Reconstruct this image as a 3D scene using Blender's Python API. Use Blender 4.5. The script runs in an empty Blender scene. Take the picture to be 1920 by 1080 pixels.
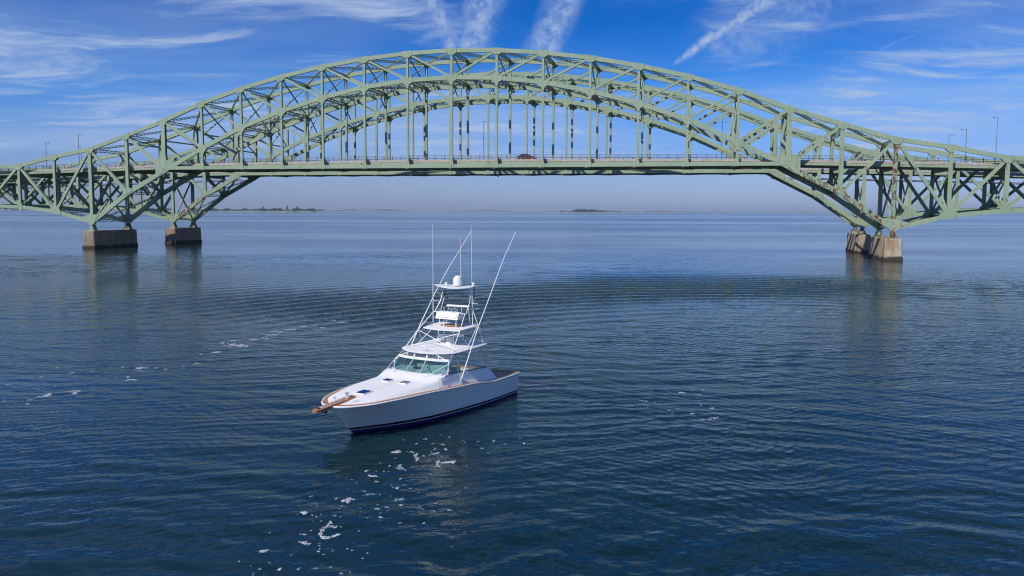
import bpy, math, random
import numpy as np
from mathutils import Vector, Matrix

random.seed(7)
RNG = np.random.default_rng(7)
PI = math.pi
SC = bpy.context.scene
COL = SC.collection
R = math.radians

# ------------------------------------------------------------------ camera
CAM_H = 9.719
F_PX, PITCH, ROLL = 1616.8, R(5.1509), R(0.2293)
cam_data = bpy.data.cameras.new("camera")
cam = bpy.data.objects.new("camera", cam_data)
COL.objects.link(cam)
cam_data.sensor_width = 36.0
cam_data.lens = F_PX / 1920.0 * 36.0
cam_data.clip_start = 0.5
cam_data.clip_end = 60000.0
_c, _s = math.cos(PITCH), math.sin(PITCH)
_fw, _up, _rt = Vector((0, _c, -_s)), Vector((0, _s, _c)), Vector((1, 0, 0))
_cr, _sr = math.cos(ROLL), math.sin(ROLL)
_right = _rt * _cr + _up * _sr
_upv = -_rt * _sr + _up * _cr
M = Matrix((_right, _upv, -_fw)).transposed().to_4x4()
M.translation = Vector((0, 0, CAM_H))
cam.matrix_world = M
SC.camera = cam


def direction(px, py):
    """World direction of a photograph pixel (1920 wide); used to aim clouds and place far things."""
    a, b = px - 960.0, py - 540.0
    v = _right * (a / F_PX) - _upv * (b / F_PX) + _fw
    return v.normalized()


def on_plane_z(px, py, z=0.0):
    d = direction(px, py)
    k = (z - CAM_H) / d.z
    return Vector((0, 0, CAM_H)) + d * k


def at_depth(px, py, depth):
    d = direction(px, py)
    return Vector((0, 0, CAM_H)) + d * (depth / d.y)


# ------------------------------------------------------------------ light
SUN_AZ = Vector((-0.696, -0.718, 0)).normalized()
SUN_EL = R(44.0)
SUN_DIR = Vector((SUN_AZ.x * math.cos(SUN_EL), SUN_AZ.y * math.cos(SUN_EL), math.sin(SUN_EL)))
sun_data = bpy.data.lights.new("sun", "SUN")
sun_data.energy = 4.6
sun_data.angle = R(0.53)
sun_data.color = (1.0, 0.95, 0.885)
sun = bpy.data.objects.new("sun", sun_data)
COL.objects.link(sun)
sun.rotation_euler = SUN_DIR.to_track_quat("Z", "Y").to_euler()
sun.location = SUN_DIR * 200

SC.view_settings.view_transform = "Standard"
SC.view_settings.look = "None"
SC.view_settings.gamma = 1.0
SC.view_settings.exposure = 0.0
SC.view_settings.use_curve_mapping = False
SC.cycles.filter_width = 1.15
SC.cycles.max_bounces = 6
SC.cycles.transparent_max_bounces = 12


class NG:
    """Small helper for building node trees."""

    def __init__(self, tree):
        self.t = tree
        tree.nodes.clear()

    def n(self, kind, **kw):
        node = self.t.nodes.new(kind)
        for k, v in kw.items():
            setattr(node, k, v)
        return node

    def put(self, sock, v):
        if v is None:
            return
        if isinstance(v, bpy.types.NodeSocket):
            self.t.links.new(v, sock)
        else:
            sock.default_value = v

    def math(self, op, a, b=None, c=None, clamp=False):
        m = self.n("ShaderNodeMath", operation=op, use_clamp=clamp)
        self.put(m.inputs[0], a)
        self.put(m.inputs[1], b)
        self.put(m.inputs[2], c)
        return m.outputs[0]

    def vmath(self, op, a, b=None):
        m = self.n("ShaderNodeVectorMath", operation=op)
        self.put(m.inputs[0], a)
        self.put(m.inputs[1], b)
        return m.outputs["Value"] if op in ("DOT_PRODUCT", "LENGTH", "DISTANCE") else m.outputs["Vector"]

    def noise(self, vec, scale, detail=4.0, rough=0.55, dist=0.0):
        m = self.n("ShaderNodeTexNoise")
        self.put(m.inputs["Vector"], vec)
        m.inputs["Scale"].default_value = scale
        m.inputs["Detail"].default_value = detail
        m.inputs["Roughness"].default_value = rough
        m.inputs["Distortion"].default_value = dist
        return m.outputs["Fac"]

    def step(self, v, lo, hi, out0=0.0, out1=1.0):
        m = self.n("ShaderNodeMapRange", interpolation_type="SMOOTHSTEP")
        self.put(m.inputs["Value"], v)
        for k, x in zip(("From Min", "From Max", "To Min", "To Max"), (lo, hi, out0, out1)):
            self.put(m.inputs[k], x)
        return m.outputs["Result"]

    def mix(self, f, a, b, blend="MIX"):
        m = self.n("ShaderNodeMix", data_type="RGBA", blend_type=blend)
        self.put(m.inputs[0], f)
        self.put(m.inputs[6], a)
        self.put(m.inputs[7], b)
        return m.outputs[2]

    def mapping(self, vec, scale=(1, 1, 1), rot=(0, 0, 0), loc=(0, 0, 0)):
        m = self.n("ShaderNodeMapping")
        self.put(m.inputs["Vector"], vec)
        m.inputs["Scale"].default_value = scale
        m.inputs["Rotation"].default_value = rot
        m.inputs["Location"].default_value = loc
        return m.outputs[0]


def rgba(r, g, b):
    return (r, g, b, 1.0)


# ------------------------------------------------------------------ sky
world = bpy.data.worlds.new("World")
SC.world = world
world.use_nodes = True
g = NG(world.node_tree)
tc = g.n("ShaderNodeTexCoord").outputs["Generated"]
sky = g.n("ShaderNodeTexSky", sky_type="NISHITA")
sky.sun_disc = False
sky.sun_elevation = SUN_EL
sky.sun_rotation = math.atan2(SUN_AZ.x, SUN_AZ.y)
sky.altitude = 0.0
sky.air_density = 1.0
sky.dust_density = 0.4
sky.ozone_density = 3.0
sep = g.n("ShaderNodeSeparateXYZ")
g.put(sep.inputs[0], tc)
dz = sep.outputs[2]
# the polarised deep blue of the photograph: the physical sky tinted by height above the horizon
ramp = g.n("ShaderNodeValToRGB")
g.put(ramp.inputs[0], g.math("MULTIPLY", dz, 2.0, clamp=True))
er = ramp.color_ramp.elements
er[0].position, er[0].color = 0.0, rgba(0.46, 0.60, 1.16)
er[1].position, er[1].color = 1.0, rgba(0.012, 0.29, 0.84)
for pos, c in ((0.06, (0.485, 0.61, 1.13)), (0.14, (0.38, 0.60, 1.20)), (0.25, (0.19, 0.57, 1.22)), (0.42, (0.012, 0.36, 0.97)), (0.62, (0.014, 0.39, 1.02))):
    e = er.new(pos)
    e.color = rgba(*c)
tinted = g.mix(1.0, sky.outputs[0], ramp.outputs[0], "MULTIPLY")

# cirrus on a high flat layer
pz = g.math("ADD", g.math("MAXIMUM", dz, 0.0), 0.07)
px_ = g.math("DIVIDE", sep.outputs[0], pz)
py_ = g.math("DIVIDE", sep.outputs[1], pz)
comb = g.n("ShaderNodeCombineXYZ")
g.put(comb.inputs[0], px_)
g.put(comb.inputs[1], py_)
P = comb.outputs[0]
wrp = g.n("ShaderNodeTexNoise")
g.put(wrp.inputs["Vector"], P)
wrp.inputs["Scale"].default_value = 0.9
wrp.inputs["Detail"].default_value = 3.0
PW = g.vmath("ADD", P, g.vmath("MULTIPLY", g.vmath("SUBTRACT", wrp.outputs["Color"], (0.5, 0.5, 0.5)), (1.1, 0.7, 0.0)))
fine = g.noise(g.mapping(PW, (0.70, 1.7, 1), (0, 0, R(-20)), (1.0, 4.4, 0)), 1.3, 9.0, 0.64, 0.5)
veil = g.noise(g.mapping(PW, (0.35, 0.9, 1), (0, 0, R(-14)), (7.0, 2.0, 0)), 0.7, 6.0, 0.58, 0.3)


def bank(px, py, rx, ry, amount, tilt=0.0):
    """Where the cirrus gathers: a soft oval of the sky round an aimed point."""
    f = direction(px, py)
    r = f.cross(Vector((0, 0, 1))).normalized()
    u_ = r.cross(f).normalized()
    c2, s2 = math.cos(R(tilt)), math.sin(R(tilt))
    ra, ua = r * c2 + u_ * s2, u_ * c2 - r * s2
    den = g.math("MAXIMUM", g.vmath("DOT_PRODUCT", tc, tuple(f)), 0.05)
    x = g.math("DIVIDE", g.vmath("DOT_PRODUCT", tc, tuple(ra * (F_PX / rx))), den)
    y = g.math("DIVIDE", g.vmath("DOT_PRODUCT", tc, tuple(ua * (F_PX / ry))), den)
    d2 = g.math("ADD", g.math("MULTIPLY", x, x), g.math("MULTIPLY", y, y))
    return g.step(d2, 0.0, 1.0, amount, 0.0)


banks = [
    bank(90, 90, 420, 120, 0.72, 6), bank(420, 70, 520, 140, 0.72, 4), bank(330, 220, 480, 90, 0.80, 6), bank(560, 170, 420, 90, 0.45, 8), bank(210, 150, 110, 40, 0.6, -10),
    bank(700, 20, 260, 60, 0.85, -4), bank(840, 20, 190, 70, 0.4), bank(900, 250, 480, 140, 0.78), bank(640, 240, 340, 110, 0.68),
    bank(1420, 40, 170, 100, 0.75, 20), bank(1330, 190, 330, 60, 0.45, 6), bank(1700, 150, 400, 90, 0.75, 14), bank(1850, 75, 150, 40, 0.7, 0),
    bank(1780, 215, 340, 80, 0.85, 16), bank(150, 215, 330, 60, 0.55, 4), bank(1100, 260, 300, 90, 0.5), bank(60, 270, 300, 60, 0.4),
]
cov = banks[0]
for k_ in banks[1:]:
    cov = g.math("MAXIMUM", cov, k_)
cov = g.math("MAXIMUM", cov, g.math("MULTIPLY", g.step(veil, 0.28, 0.70), 0.80))
lo_ = g.math("SUBTRACT", 0.56, g.math("MULTIPLY", cov, 0.30))
hi_ = g.math("ADD", lo_, 0.34)
fib = g.noise(g.mapping(PW, (1.1, 2.7, 1), (0, 0, R(-24)), (11.0, 3.0, 0)), 2.0, 7.0, 0.66, 0.5)
cl = g.math("MULTIPLY", g.step(fine, lo_, hi_), g.math("ADD", 0.25, g.math("MULTIPLY", cov, 0.65)))
cl = g.math("MULTIPLY", cl, g.step(fib, 0.30, 0.66, 0.60, 1.45))
cl = g.math("MAXIMUM", cl, g.math("MULTIPLY", g.math("MULTIPLY", g.step(veil, 0.26, 0.74), cov), 0.80))
cl = g.math("MULTIPLY", cl, g.step(dz, 0.015, 0.07))


def contrail(p0, p1, w0, w1, strength, rag, seed):
    """A streak of ice cloud between two aimed points, w0/w1 half widths in pixels of arc."""
    d0, d1 = direction(*p0), direction(*p1)
    nrm = d0.cross(d1).normalized()
    along = (d1 - d0).normalized()
    a0, a1 = d0.dot(along), d1.dot(along)
    wob = g.noise(g.mapping(tc, (1, 1, 1), (0, 0, 0), (seed, seed * 2, 0)), 26.0, 3.0, 0.6)
    puff = g.noise(g.mapping(tc, (1, 1, 1), (0, 0, 0), (seed * 3, seed, 0)), 75.0, 5.0, 0.65)
    dist = g.math("ADD", g.vmath("DOT_PRODUCT", tc, tuple(nrm)), g.math("MULTIPLY", g.math("SUBTRACT", wob, 0.5), rag / F_PX))
    t = g.n("ShaderNodeMapRange")
    g.put(t.inputs["Value"], g.vmath("DOT_PRODUCT", tc, tuple(along)))
    t.inputs["From Min"].default_value, t.inputs["From Max"].default_value = a0, a1
    t.clamp = False
    tt = t.outputs[0]
    w = g.math("ADD", w0 / F_PX, g.math("MULTIPLY", g.math("MAXIMUM", tt, 0.0), (w1 - w0) / F_PX))
    m = g.step(g.math("DIVIDE", g.math("ABSOLUTE", dist), w), 0.0, 1.15, 1.0, 0.0)
    m = g.math("MULTIPLY", m, g.step(puff, 0.30, 0.66, 0.25, 1.0))
    m = g.math("MULTIPLY", m, g.math("MULTIPLY", g.step(tt, -0.04, 0.10), g.step(tt, 1.2, 1.9, 1.0, 0.0)))
    return g.math("MULTIPLY", m, strength)


trails = [
    contrail((1264, 119), (1425, 8), 6, 22, 0.95, 18, 1.3),
    contrail((852, 95), (803, -5), 25, 27, 0.85, 26, 2.1),
    contrail((880, 100), (908, -5), 42, 46, 0.85, 30, 3.7),
    contrail((1010, 110), (1058, 0), 40, 38, 0.88, 24, 4.9),
    contrail((1440, 200), (1720, 60), 3, 6, 0.26, 10, 5.3),
    contrail((1700, 250), (1930, 150), 20, 34, 0.35, 40, 6.1),
    contrail((250, 70), (305, 110), 5, 8, 0.20, 14, 7.7),
]
tr = trails[0]
for t_ in trails[1:]:
    tr = g.math("MAXIMUM", tr, t_)
halo = contrail((1330, 100), (1490, 20), 60, 80, 0.42, 90, 9.1)
cloud_f = g.math("MAXIMUM", g.math("MAXIMUM", cl, tr), halo, clamp=True)
final = g.mix(g.math("MULTIPLY", g.math("MINIMUM", cloud_f, 1.0), 0.95), tinted, rgba(4.1, 5.3, 7.6))
bg = g.n("ShaderNodeBackground")
g.put(bg.inputs["Color"], final)
bg.inputs["Strength"].default_value = 0.10
wo = g.n("ShaderNodeOutputWorld")
g.t.links.new(bg.outputs[0], wo.inputs[0])


# ------------------------------------------------------------------ materials
def principled(name, color, rough=0.5, metal=0.0, spec=0.5):
    m = bpy.data.materials.new(name)
    m.use_nodes = True
    q = NG(m.node_tree)
    b = q.n("ShaderNodeBsdfPrincipled")
    o = q.n("ShaderNodeOutputMaterial")
    q.t.links.new(b.outputs[0], o.inputs[0])
    b.inputs["Base Color"].default_value = rgba(*color)
    b.inputs["Roughness"].default_value = rough
    b.inputs["Metallic"].default_value = metal
    b.inputs["Specular IOR Level"].default_value = spec
    return m, q, b


def mottled(name, c0, c1, scale, rough=0.6, metal=0.0, stretch=(1, 1, 1), spec=0.5, bump=0.0, lo=0.35, hi=0.65):
    m, q, b = principled(name, c0, rough, metal, spec)
    pos = q.n("ShaderNodeTexCoord").outputs["Object"]
    nz = q.noise(q.mapping(pos, stretch), scale, 5.0, 0.6)
    q.put(b.inputs["Base Color"], q.mix(q.step(nz, lo, hi), rgba(*c0), rgba(*c1)))
    if bump:
        bn = q.n("ShaderNodeBump")
        bn.inputs["Strength"].default_value = 0.5
        bn.inputs["Distance"].default_value = bump
        q.put(bn.inputs["Height"], nz)
        q.put(b.inputs["Normal"], bn.outputs[0])
    return m


def steel(name, rust_lo, rust_hi, dirt_shade=0.5, rivets=0.0):
    """Sage green bridge paint with faded patches, water streaks and rust breaking through."""
    m, q, b = principled(name, (0.3, 0.4, 0.3), 0.55, 0.0, 0.35)
    pos = q.n("ShaderNodeNewGeometry").outputs["Position"]
    a = q.noise(pos, 0.16, 4.0, 0.6)
    c = q.noise(pos, 1.1, 5.0, 0.65)
    base = q.mix(q.step(a, 0.35, 0.65), rgba(0.268, 0.362, 0.245), rgba(0.320, 0.392, 0.270))
    base = q.mix(q.math("MULTIPLY", q.step(c, 0.5, 0.72), 0.5), base, rgba(0.225, 0.318, 0.218))
    streak = q.noise(q.mapping(pos, (3.0, 3.0, 0.22)), 1.0, 4.0, 0.6)
    base = q.mix(q.math("MULTIPLY", q.step(streak, 0.52, 0.75), dirt_shade), base, rgba(0.20, 0.20, 0.13))
    if rivets:
        vo = q.n("ShaderNodeTexVoronoi")
        vo.inputs["Randomness"].default_value = 0.25
        vo.inputs["Scale"].default_value = 4.2
        q.put(vo.inputs["Vector"], pos)
        base = q.mix(q.math("MULTIPLY", q.step(vo.outputs["Distance"], 0.42, 0.20), rivets), base, rgba(0.13, 0.19, 0.125))
    r1 = q.noise(pos, 0.95, 8.0, 0.74)
    r2 = q.noise(q.mapping(pos, (1, 1, 0.35)), 2.6, 6.0, 0.7)
    rm = q.step(q.math("ADD", q.math("MULTIPLY", r1, 0.55), q.math("MULTIPLY", r2, 0.45)), rust_lo, rust_hi)
    rustc = q.mix(q.step(c, 0.4, 0.6), rgba(0.16, 0.062, 0.028), rgba(0.075, 0.032, 0.02))
    q.put(b.inputs["Base Color"], q.mix(rm, base, rustc))
    q.put(b.inputs["Roughness"], q.math("ADD", 0.5, q.math("MULTIPLY", rm, 0.35)))
    return m


MAT = {}
MAT["steel"] = steel("sage_green_steel_paint", 0.61, 0.68)
MAT["steel_worn"] = steel("worn_green_steel_paint", 0.545, 0.62, 0.65)
MAT["steel_plate"] = steel("riveted_green_plate_paint", 0.60, 0.68, 0.55, 0.6)
MAT["steel_rusty"] = steel("rusting_green_steel_paint", 0.47, 0.54, 0.8)


def concrete_pier(name="stained_pier_concrete", dirt_shade=1.0):
    m, q, b = principled(name, (0.35, 0.32, 0.27), 0.85, 0.0, 0.2)
    geo = q.n("ShaderNodeNewGeometry").outputs["Position"]
    sp = q.n("ShaderNodeSeparateXYZ")
    q.put(sp.inputs[0], geo)
    z = sp.outputs[2]
    n1 = q.noise(geo, 0.45, 5.0, 0.6)
    n2 = q.noise(q.mapping(geo, (1.0, 1.0, 0.09)), 0.75, 6.0, 0.68)
    n3 = q.noise(geo, 5.0, 5.0, 0.65)
    col = q.mix(q.step(n1, 0.35, 0.65), rgba(0.50 * dirt_shade, 0.435 * dirt_shade, 0.335 * dirt_shade), rgba(0.39 * dirt_shade, 0.315 * dirt_shade, 0.22 * dirt_shade))
    col = q.mix(q.math("MULTIPLY", q.step(n2, 0.47, 0.57), 0.8), col, rgba(0.27, 0.165, 0.085))
    col = q.mix(q.math("MULTIPLY", q.step(n2, 0.46, 0.36), 0.75), col, rgba(0.13, 0.115, 0.095))
    col = q.mix(q.math("MULTIPLY", q.step(n3, 0.5, 0.7), 0.35), col, rgba(0.18, 0.16, 0.13))
    # tide band of weed and mussels
    rough_edge = q.math("ADD", q.math("MULTIPLY", q.math("SUBTRACT", n3, 0.5), 1.1), q.math("MULTIPLY", q.math("SUBTRACT", n1, 0.5), 1.6))
    tide = q.step(q.math("ADD", z, rough_edge), 0.55, 0.95, 1.0, 0.0)
    col = q.mix(q.math("MULTIPLY", tide, 0.92), col, rgba(0.024, 0.022, 0.017))
    q.put(b.inputs["Base Color"], col)
    bn = q.n("ShaderNodeBump")
    bn.inputs["Strength"].default_value = 0.6
    bn.inputs["Distance"].default_value = 0.03
    q.put(bn.inputs["Height"], n3)
    q.put(b.inputs["Normal"], bn.outputs[0])
    return m


MAT["pier"] = concrete_pier()
MAT["pier_shade_tint"] = concrete_pier("shade_tinted_stained_concrete", 0.62)  # base darkened: shade of the long faces put into the colour, with heavier staining
MAT["slab"] = mottled("pale_deck_concrete", (0.45, 0.41, 0.36), (0.38, 0.31, 0.24), 0.9, 0.85, stretch=(1, 1, 2))
MAT["asphalt"] = mottled("asphalt", (0.05, 0.05, 0.05), (0.065, 0.063, 0.06), 1.5, 0.9)
MAT["rail"] = mottled("weathered_rail_steel", (0.14, 0.155, 0.15), (0.10, 0.085, 0.07), 0.8, 0.6)
MAT["lamp_steel"] = mottled("galvanised_lamp_steel", (0.22, 0.25, 0.26), (0.17, 0.19, 0.20), 0.6, 0.5, 0.3)
MAT["white_gel"], _, _b = principled("white_gelcoat", (0.74, 0.745, 0.75), 0.25)
MAT["deck_white"] = mottled("white_nonskid_deck", (0.72, 0.72, 0.72), (0.685, 0.69, 0.695), 5.0, 0.55)
MAT["white_alu"], _, _b = principled("white_powder_coated_tube", (0.76, 0.78, 0.80), 0.3, 0.0)
MAT["bright_alu"], _, _b = principled("polished_aluminium_tube", (0.72, 0.74, 0.77), 0.25, 0.6)
MAT["dark_tube"], _, _b = principled("dark_tube_wrap", (0.02, 0.022, 0.028), 0.5)
MAT["navy"], _, _b = principled("navy_bottom_paint", (0.012, 0.02, 0.10), 0.35)
MAT["black_stripe"], _, _b = principled("black_boot_stripe", (0.008, 0.010, 0.020), 0.2)
MAT["black"], _, _b = principled("black_plastic", (0.012, 0.012, 0.013), 0.45)
MAT["white_line"], _, _b = principled("white_pinstripe", (0.75, 0.75, 0.76), 0.3)
MAT["liner"], _, _b = principled("cream_cockpit_liner", (0.66, 0.62, 0.56), 0.45)
MAT["cushion"], _, _b = principled("pale_mint_vinyl", (0.50, 0.57, 0.55), 0.5)
MAT["grey_pad"], _, _b = principled("grey_padded_cover", (0.50, 0.49, 0.47), 0.7)
MAT["hatch_lens"], _, _b = principled("dark_blue_acrylic_lens", (0.010, 0.024, 0.075), 0.08)
MAT["red_paint"], _, _b = principled("maroon_car_paint", (0.11, 0.012, 0.016), 0.2)
MAT["car_glass"], _, _b = principled("tinted_car_glass", (0.03, 0.035, 0.045), 0.05)
MAT["tyre"], _, _b = principled("tyre_rubber", (0.02, 0.02, 0.02), 0.8)
MAT["rim"], _, _b = principled("alloy_rim", (0.5, 0.5, 0.52), 0.3, 0.8)
MAT["head_lens"], _, _b = principled("clear_lamp_lens", (0.7, 0.7, 0.7), 0.1)
MAT["feather"], _, _b = principled("white_feathers", (0.75, 0.75, 0.74), 0.8)
MAT["dark_feather"], _, _b = principled("dark_feathers", (0.02, 0.019, 0.018), 0.7)
MAT["house_wall"], _, _b = principled("pale_house_wall", (0.6, 0.58, 0.55), 0.8)
MAT["house_roof"], _, _b = principled("grey_house_roof", (0.13, 0.12, 0.12), 0.85)
MAT["sand"] = mottled("shore_sand", (0.34, 0.30, 0.24), (0.20, 0.19, 0.13), 0.02, 0.95)
MAT["leaves"] = mottled("coastal_tree_leaves", (0.035, 0.055, 0.026), (0.06, 0.085, 0.04), 0.25, 0.8)
MAT["bark"], _, _b = principled("tree_bark", (0.07, 0.055, 0.042), 0.9)


def hull_paint():
    m, q, b = principled("pale_grey_hull_paint", (0.62, 0.64, 0.68), 0.3, 0.0, 0.4)
    pos = q.n("ShaderNodeTexCoord").outputs["Object"]
    nz = q.noise(q.mapping(pos, (0.6, 1, 1.2)), 0.9, 3.0, 0.5)
    q.put(b.inputs["Base Color"], q.mix(q.step(nz, 0.3, 0.7), rgba(0.83, 0.835, 0.81), rgba(0.86, 0.865, 0.84)))
    b.inputs["Coat Weight"].default_value = 0.1
    b.inputs["Coat Roughness"].default_value = 0.04
    return m


def teak(name="varnished_teak", a=(0.47, 0.20, 0.068), c=(0.35, 0.135, 0.042), rough=0.3):
    m, q, b = principled(name, a, rough)
    pos = q.n("ShaderNodeTexCoord").outputs["Object"]
    nz = q.noise(q.mapping(pos, (0.7, 14, 14)), 2.0, 5.0, 0.6)
    q.put(b.inputs["Base Color"], q.mix(q.step(nz, 0.3, 0.7), rgba(*a), rgba(*c)))
    return m


MAT["hull"] = hull_paint()
MAT["teak"] = teak()
MAT["teak_bare"] = teak("bare_weathered_teak", (0.50, 0.27, 0.13), (0.38, 0.19, 0.085), 0.7)


def glass(name, tint, clear, rough=0.03):
    m = bpy.data.materials.new(name)
    m.use_nodes = True
    q = NG(m.node_tree)
    tr_ = q.n("ShaderNodeBsdfTransparent")
    tr_.inputs[0].default_value = rgba(*tint)
    gl = q.n("ShaderNodeBsdfGlossy")
    gl.inputs["Roughness"].default_value = rough
    lw = q.n("ShaderNodeLayerWeight")
    lw.inputs["Blend"].default_value = 0.5
    fac = q.math("ADD", 0.035, q.math("MULTIPLY", q.math("POWER", lw.outputs["Facing"], 4.5), 0.75))
    df = q.n("ShaderNodeBsdfDiffuse")
    df.inputs[0].default_value = rgba(*[0.5 * x for x in tint])
    m1 = q.n("ShaderNodeMixShader")
    m1.inputs[0].default_value = 1.0 - clear
    q.t.links.new(tr_.outputs[0], m1.inputs[1])
    q.t.links.new(df.outputs[0], m1.inputs[2])
    m2 = q.n("ShaderNodeMixShader")
    q.t.links.new(fac, m2.inputs[0])
    q.t.links.new(m1.outputs[0], m2.inputs[1])
    q.t.links.new(gl.outputs[0], m2.inputs[2])
    o = q.n("ShaderNodeOutputMaterial")
    q.t.links.new(m2.outputs[0], o.inputs[0])
    return m


MAT["tint_glass"] = glass("teal_tinted_windshield_glass", (0.74, 0.86, 0.86), 0.98)
MAT["vinyl"] = glass("clear_enclosure_vinyl", (0.985, 0.985, 0.985), 0.955, 0.08)


# wave trains: wavelength (m), heading (deg off the view axis), slope
SWELL = ((4.4, 4, 0.015), (3.2, -13, 0.020), (2.4, 17, 0.024), (1.75, -27, 0.028), (1.35, 8, 0.030), (1.0, -36, 0.026))
TRAINS = ((0.78, 14, 0.034), (0.60, -44, 0.030), (0.46, 33, 0.026))
RIP = (0.030, 0.0125)


def soft_noise(x, y, scale, seed, n=7):
    """Smooth random field, about -1..1, from a few plane waves of mixed headings."""
    rs_ = np.random.default_rng(seed)
    out = np.zeros_like(x)
    for _ in range(n):
        t_, f_ = rs_.uniform(0, 2 * PI), scale * rs_.uniform(0.5, 1.6)
        out += np.sin(x * f_ * math.cos(t_) + y * f_ * math.sin(t_) + rs_.uniform(0, 2 * PI))
    return out / math.sqrt(n * 0.5) * 0.5


def wave_h(x, y):
    """Height of the water surface (m)."""
    x, y = np.asarray(x, float), np.asarray(y, float)
    bx = soft_noise(x, y, 0.30, 1) * 1.3 + soft_noise(x, y, 1.0, 2) * 0.38
    by = soft_noise(x, y, 0.30, 3) * 1.3 + soft_noise(x, y, 1.0, 4) * 0.38
    calm = np.clip(0.72 + 0.62 * soft_noise(x * 0.5, y, 0.11, 5), 0.22, 1.5)
    h = np.zeros_like(x)
    for k, (lam, ang, sl) in enumerate(SWELL):
        t_ = R(90 + ang)
        kk = 2 * PI / lam
        ph = kk * (math.cos(t_) * (x + bx) + math.sin(t_) * (y + by)) + k * 1.7
        amp = sl / kk * np.clip(0.95 + 0.9 * soft_noise(x * 0.7, y, 0.55, 20 + k), 0.1, 2.0)
        h += amp * (np.sin(ph) + 0.18 * np.sin(2 * ph + 0.4))
    h *= calm
    # spreading arcs of wash from the boat's turn
    rx, ry = x - 25.0, y - 46.0
    d = np.hypot(rx, ry)
    ss_ = lambda v, a_, b_: np.clip((v - a_) / (b_ - a_), 0, 1) ** 2 * (3 - 2 * np.clip((v - a_) / (b_ - a_), 0, 1))
    m = ss_(d, 26.0, 46.0) * (1 - ss_(d, 64.0, 112.0))
    m *= np.clip(0.75 + 0.8 * soft_noise(x, y, 0.09, 8), 0.0, 1.0)
    az = np.degrees(np.arctan2(ry, rx))
    m *= ss_(az, 48.0, 78.0) * (1 - ss_(az, 138.0, 158.0))
    lam = 3.3
    h *= 1 - 0.45 * m
    m *= np.sqrt(45.0 / np.maximum(d, 45.0))
    h *= 1 - 0.35 * np.clip(m, 0, 1)
    h += m * 0.115 * np.sin(2 * PI / lam * (d + 1.5 * soft_noise(x, y, 0.10, 9)) )
    h *= 1 - 0.35 * (1 - ss_(np.hypot((x + 3.5) / 7.5, (y - 34.0) / 6.5), 0.35, 1.0))  # sheltered water beside the hull
    edge = ss_(y, 6.0, 14.0) * (1 - ss_(y, 165.0, 225.0)) * (1 - ss_(np.abs(x), 105.0, 124.0))
    return h * edge


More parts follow.
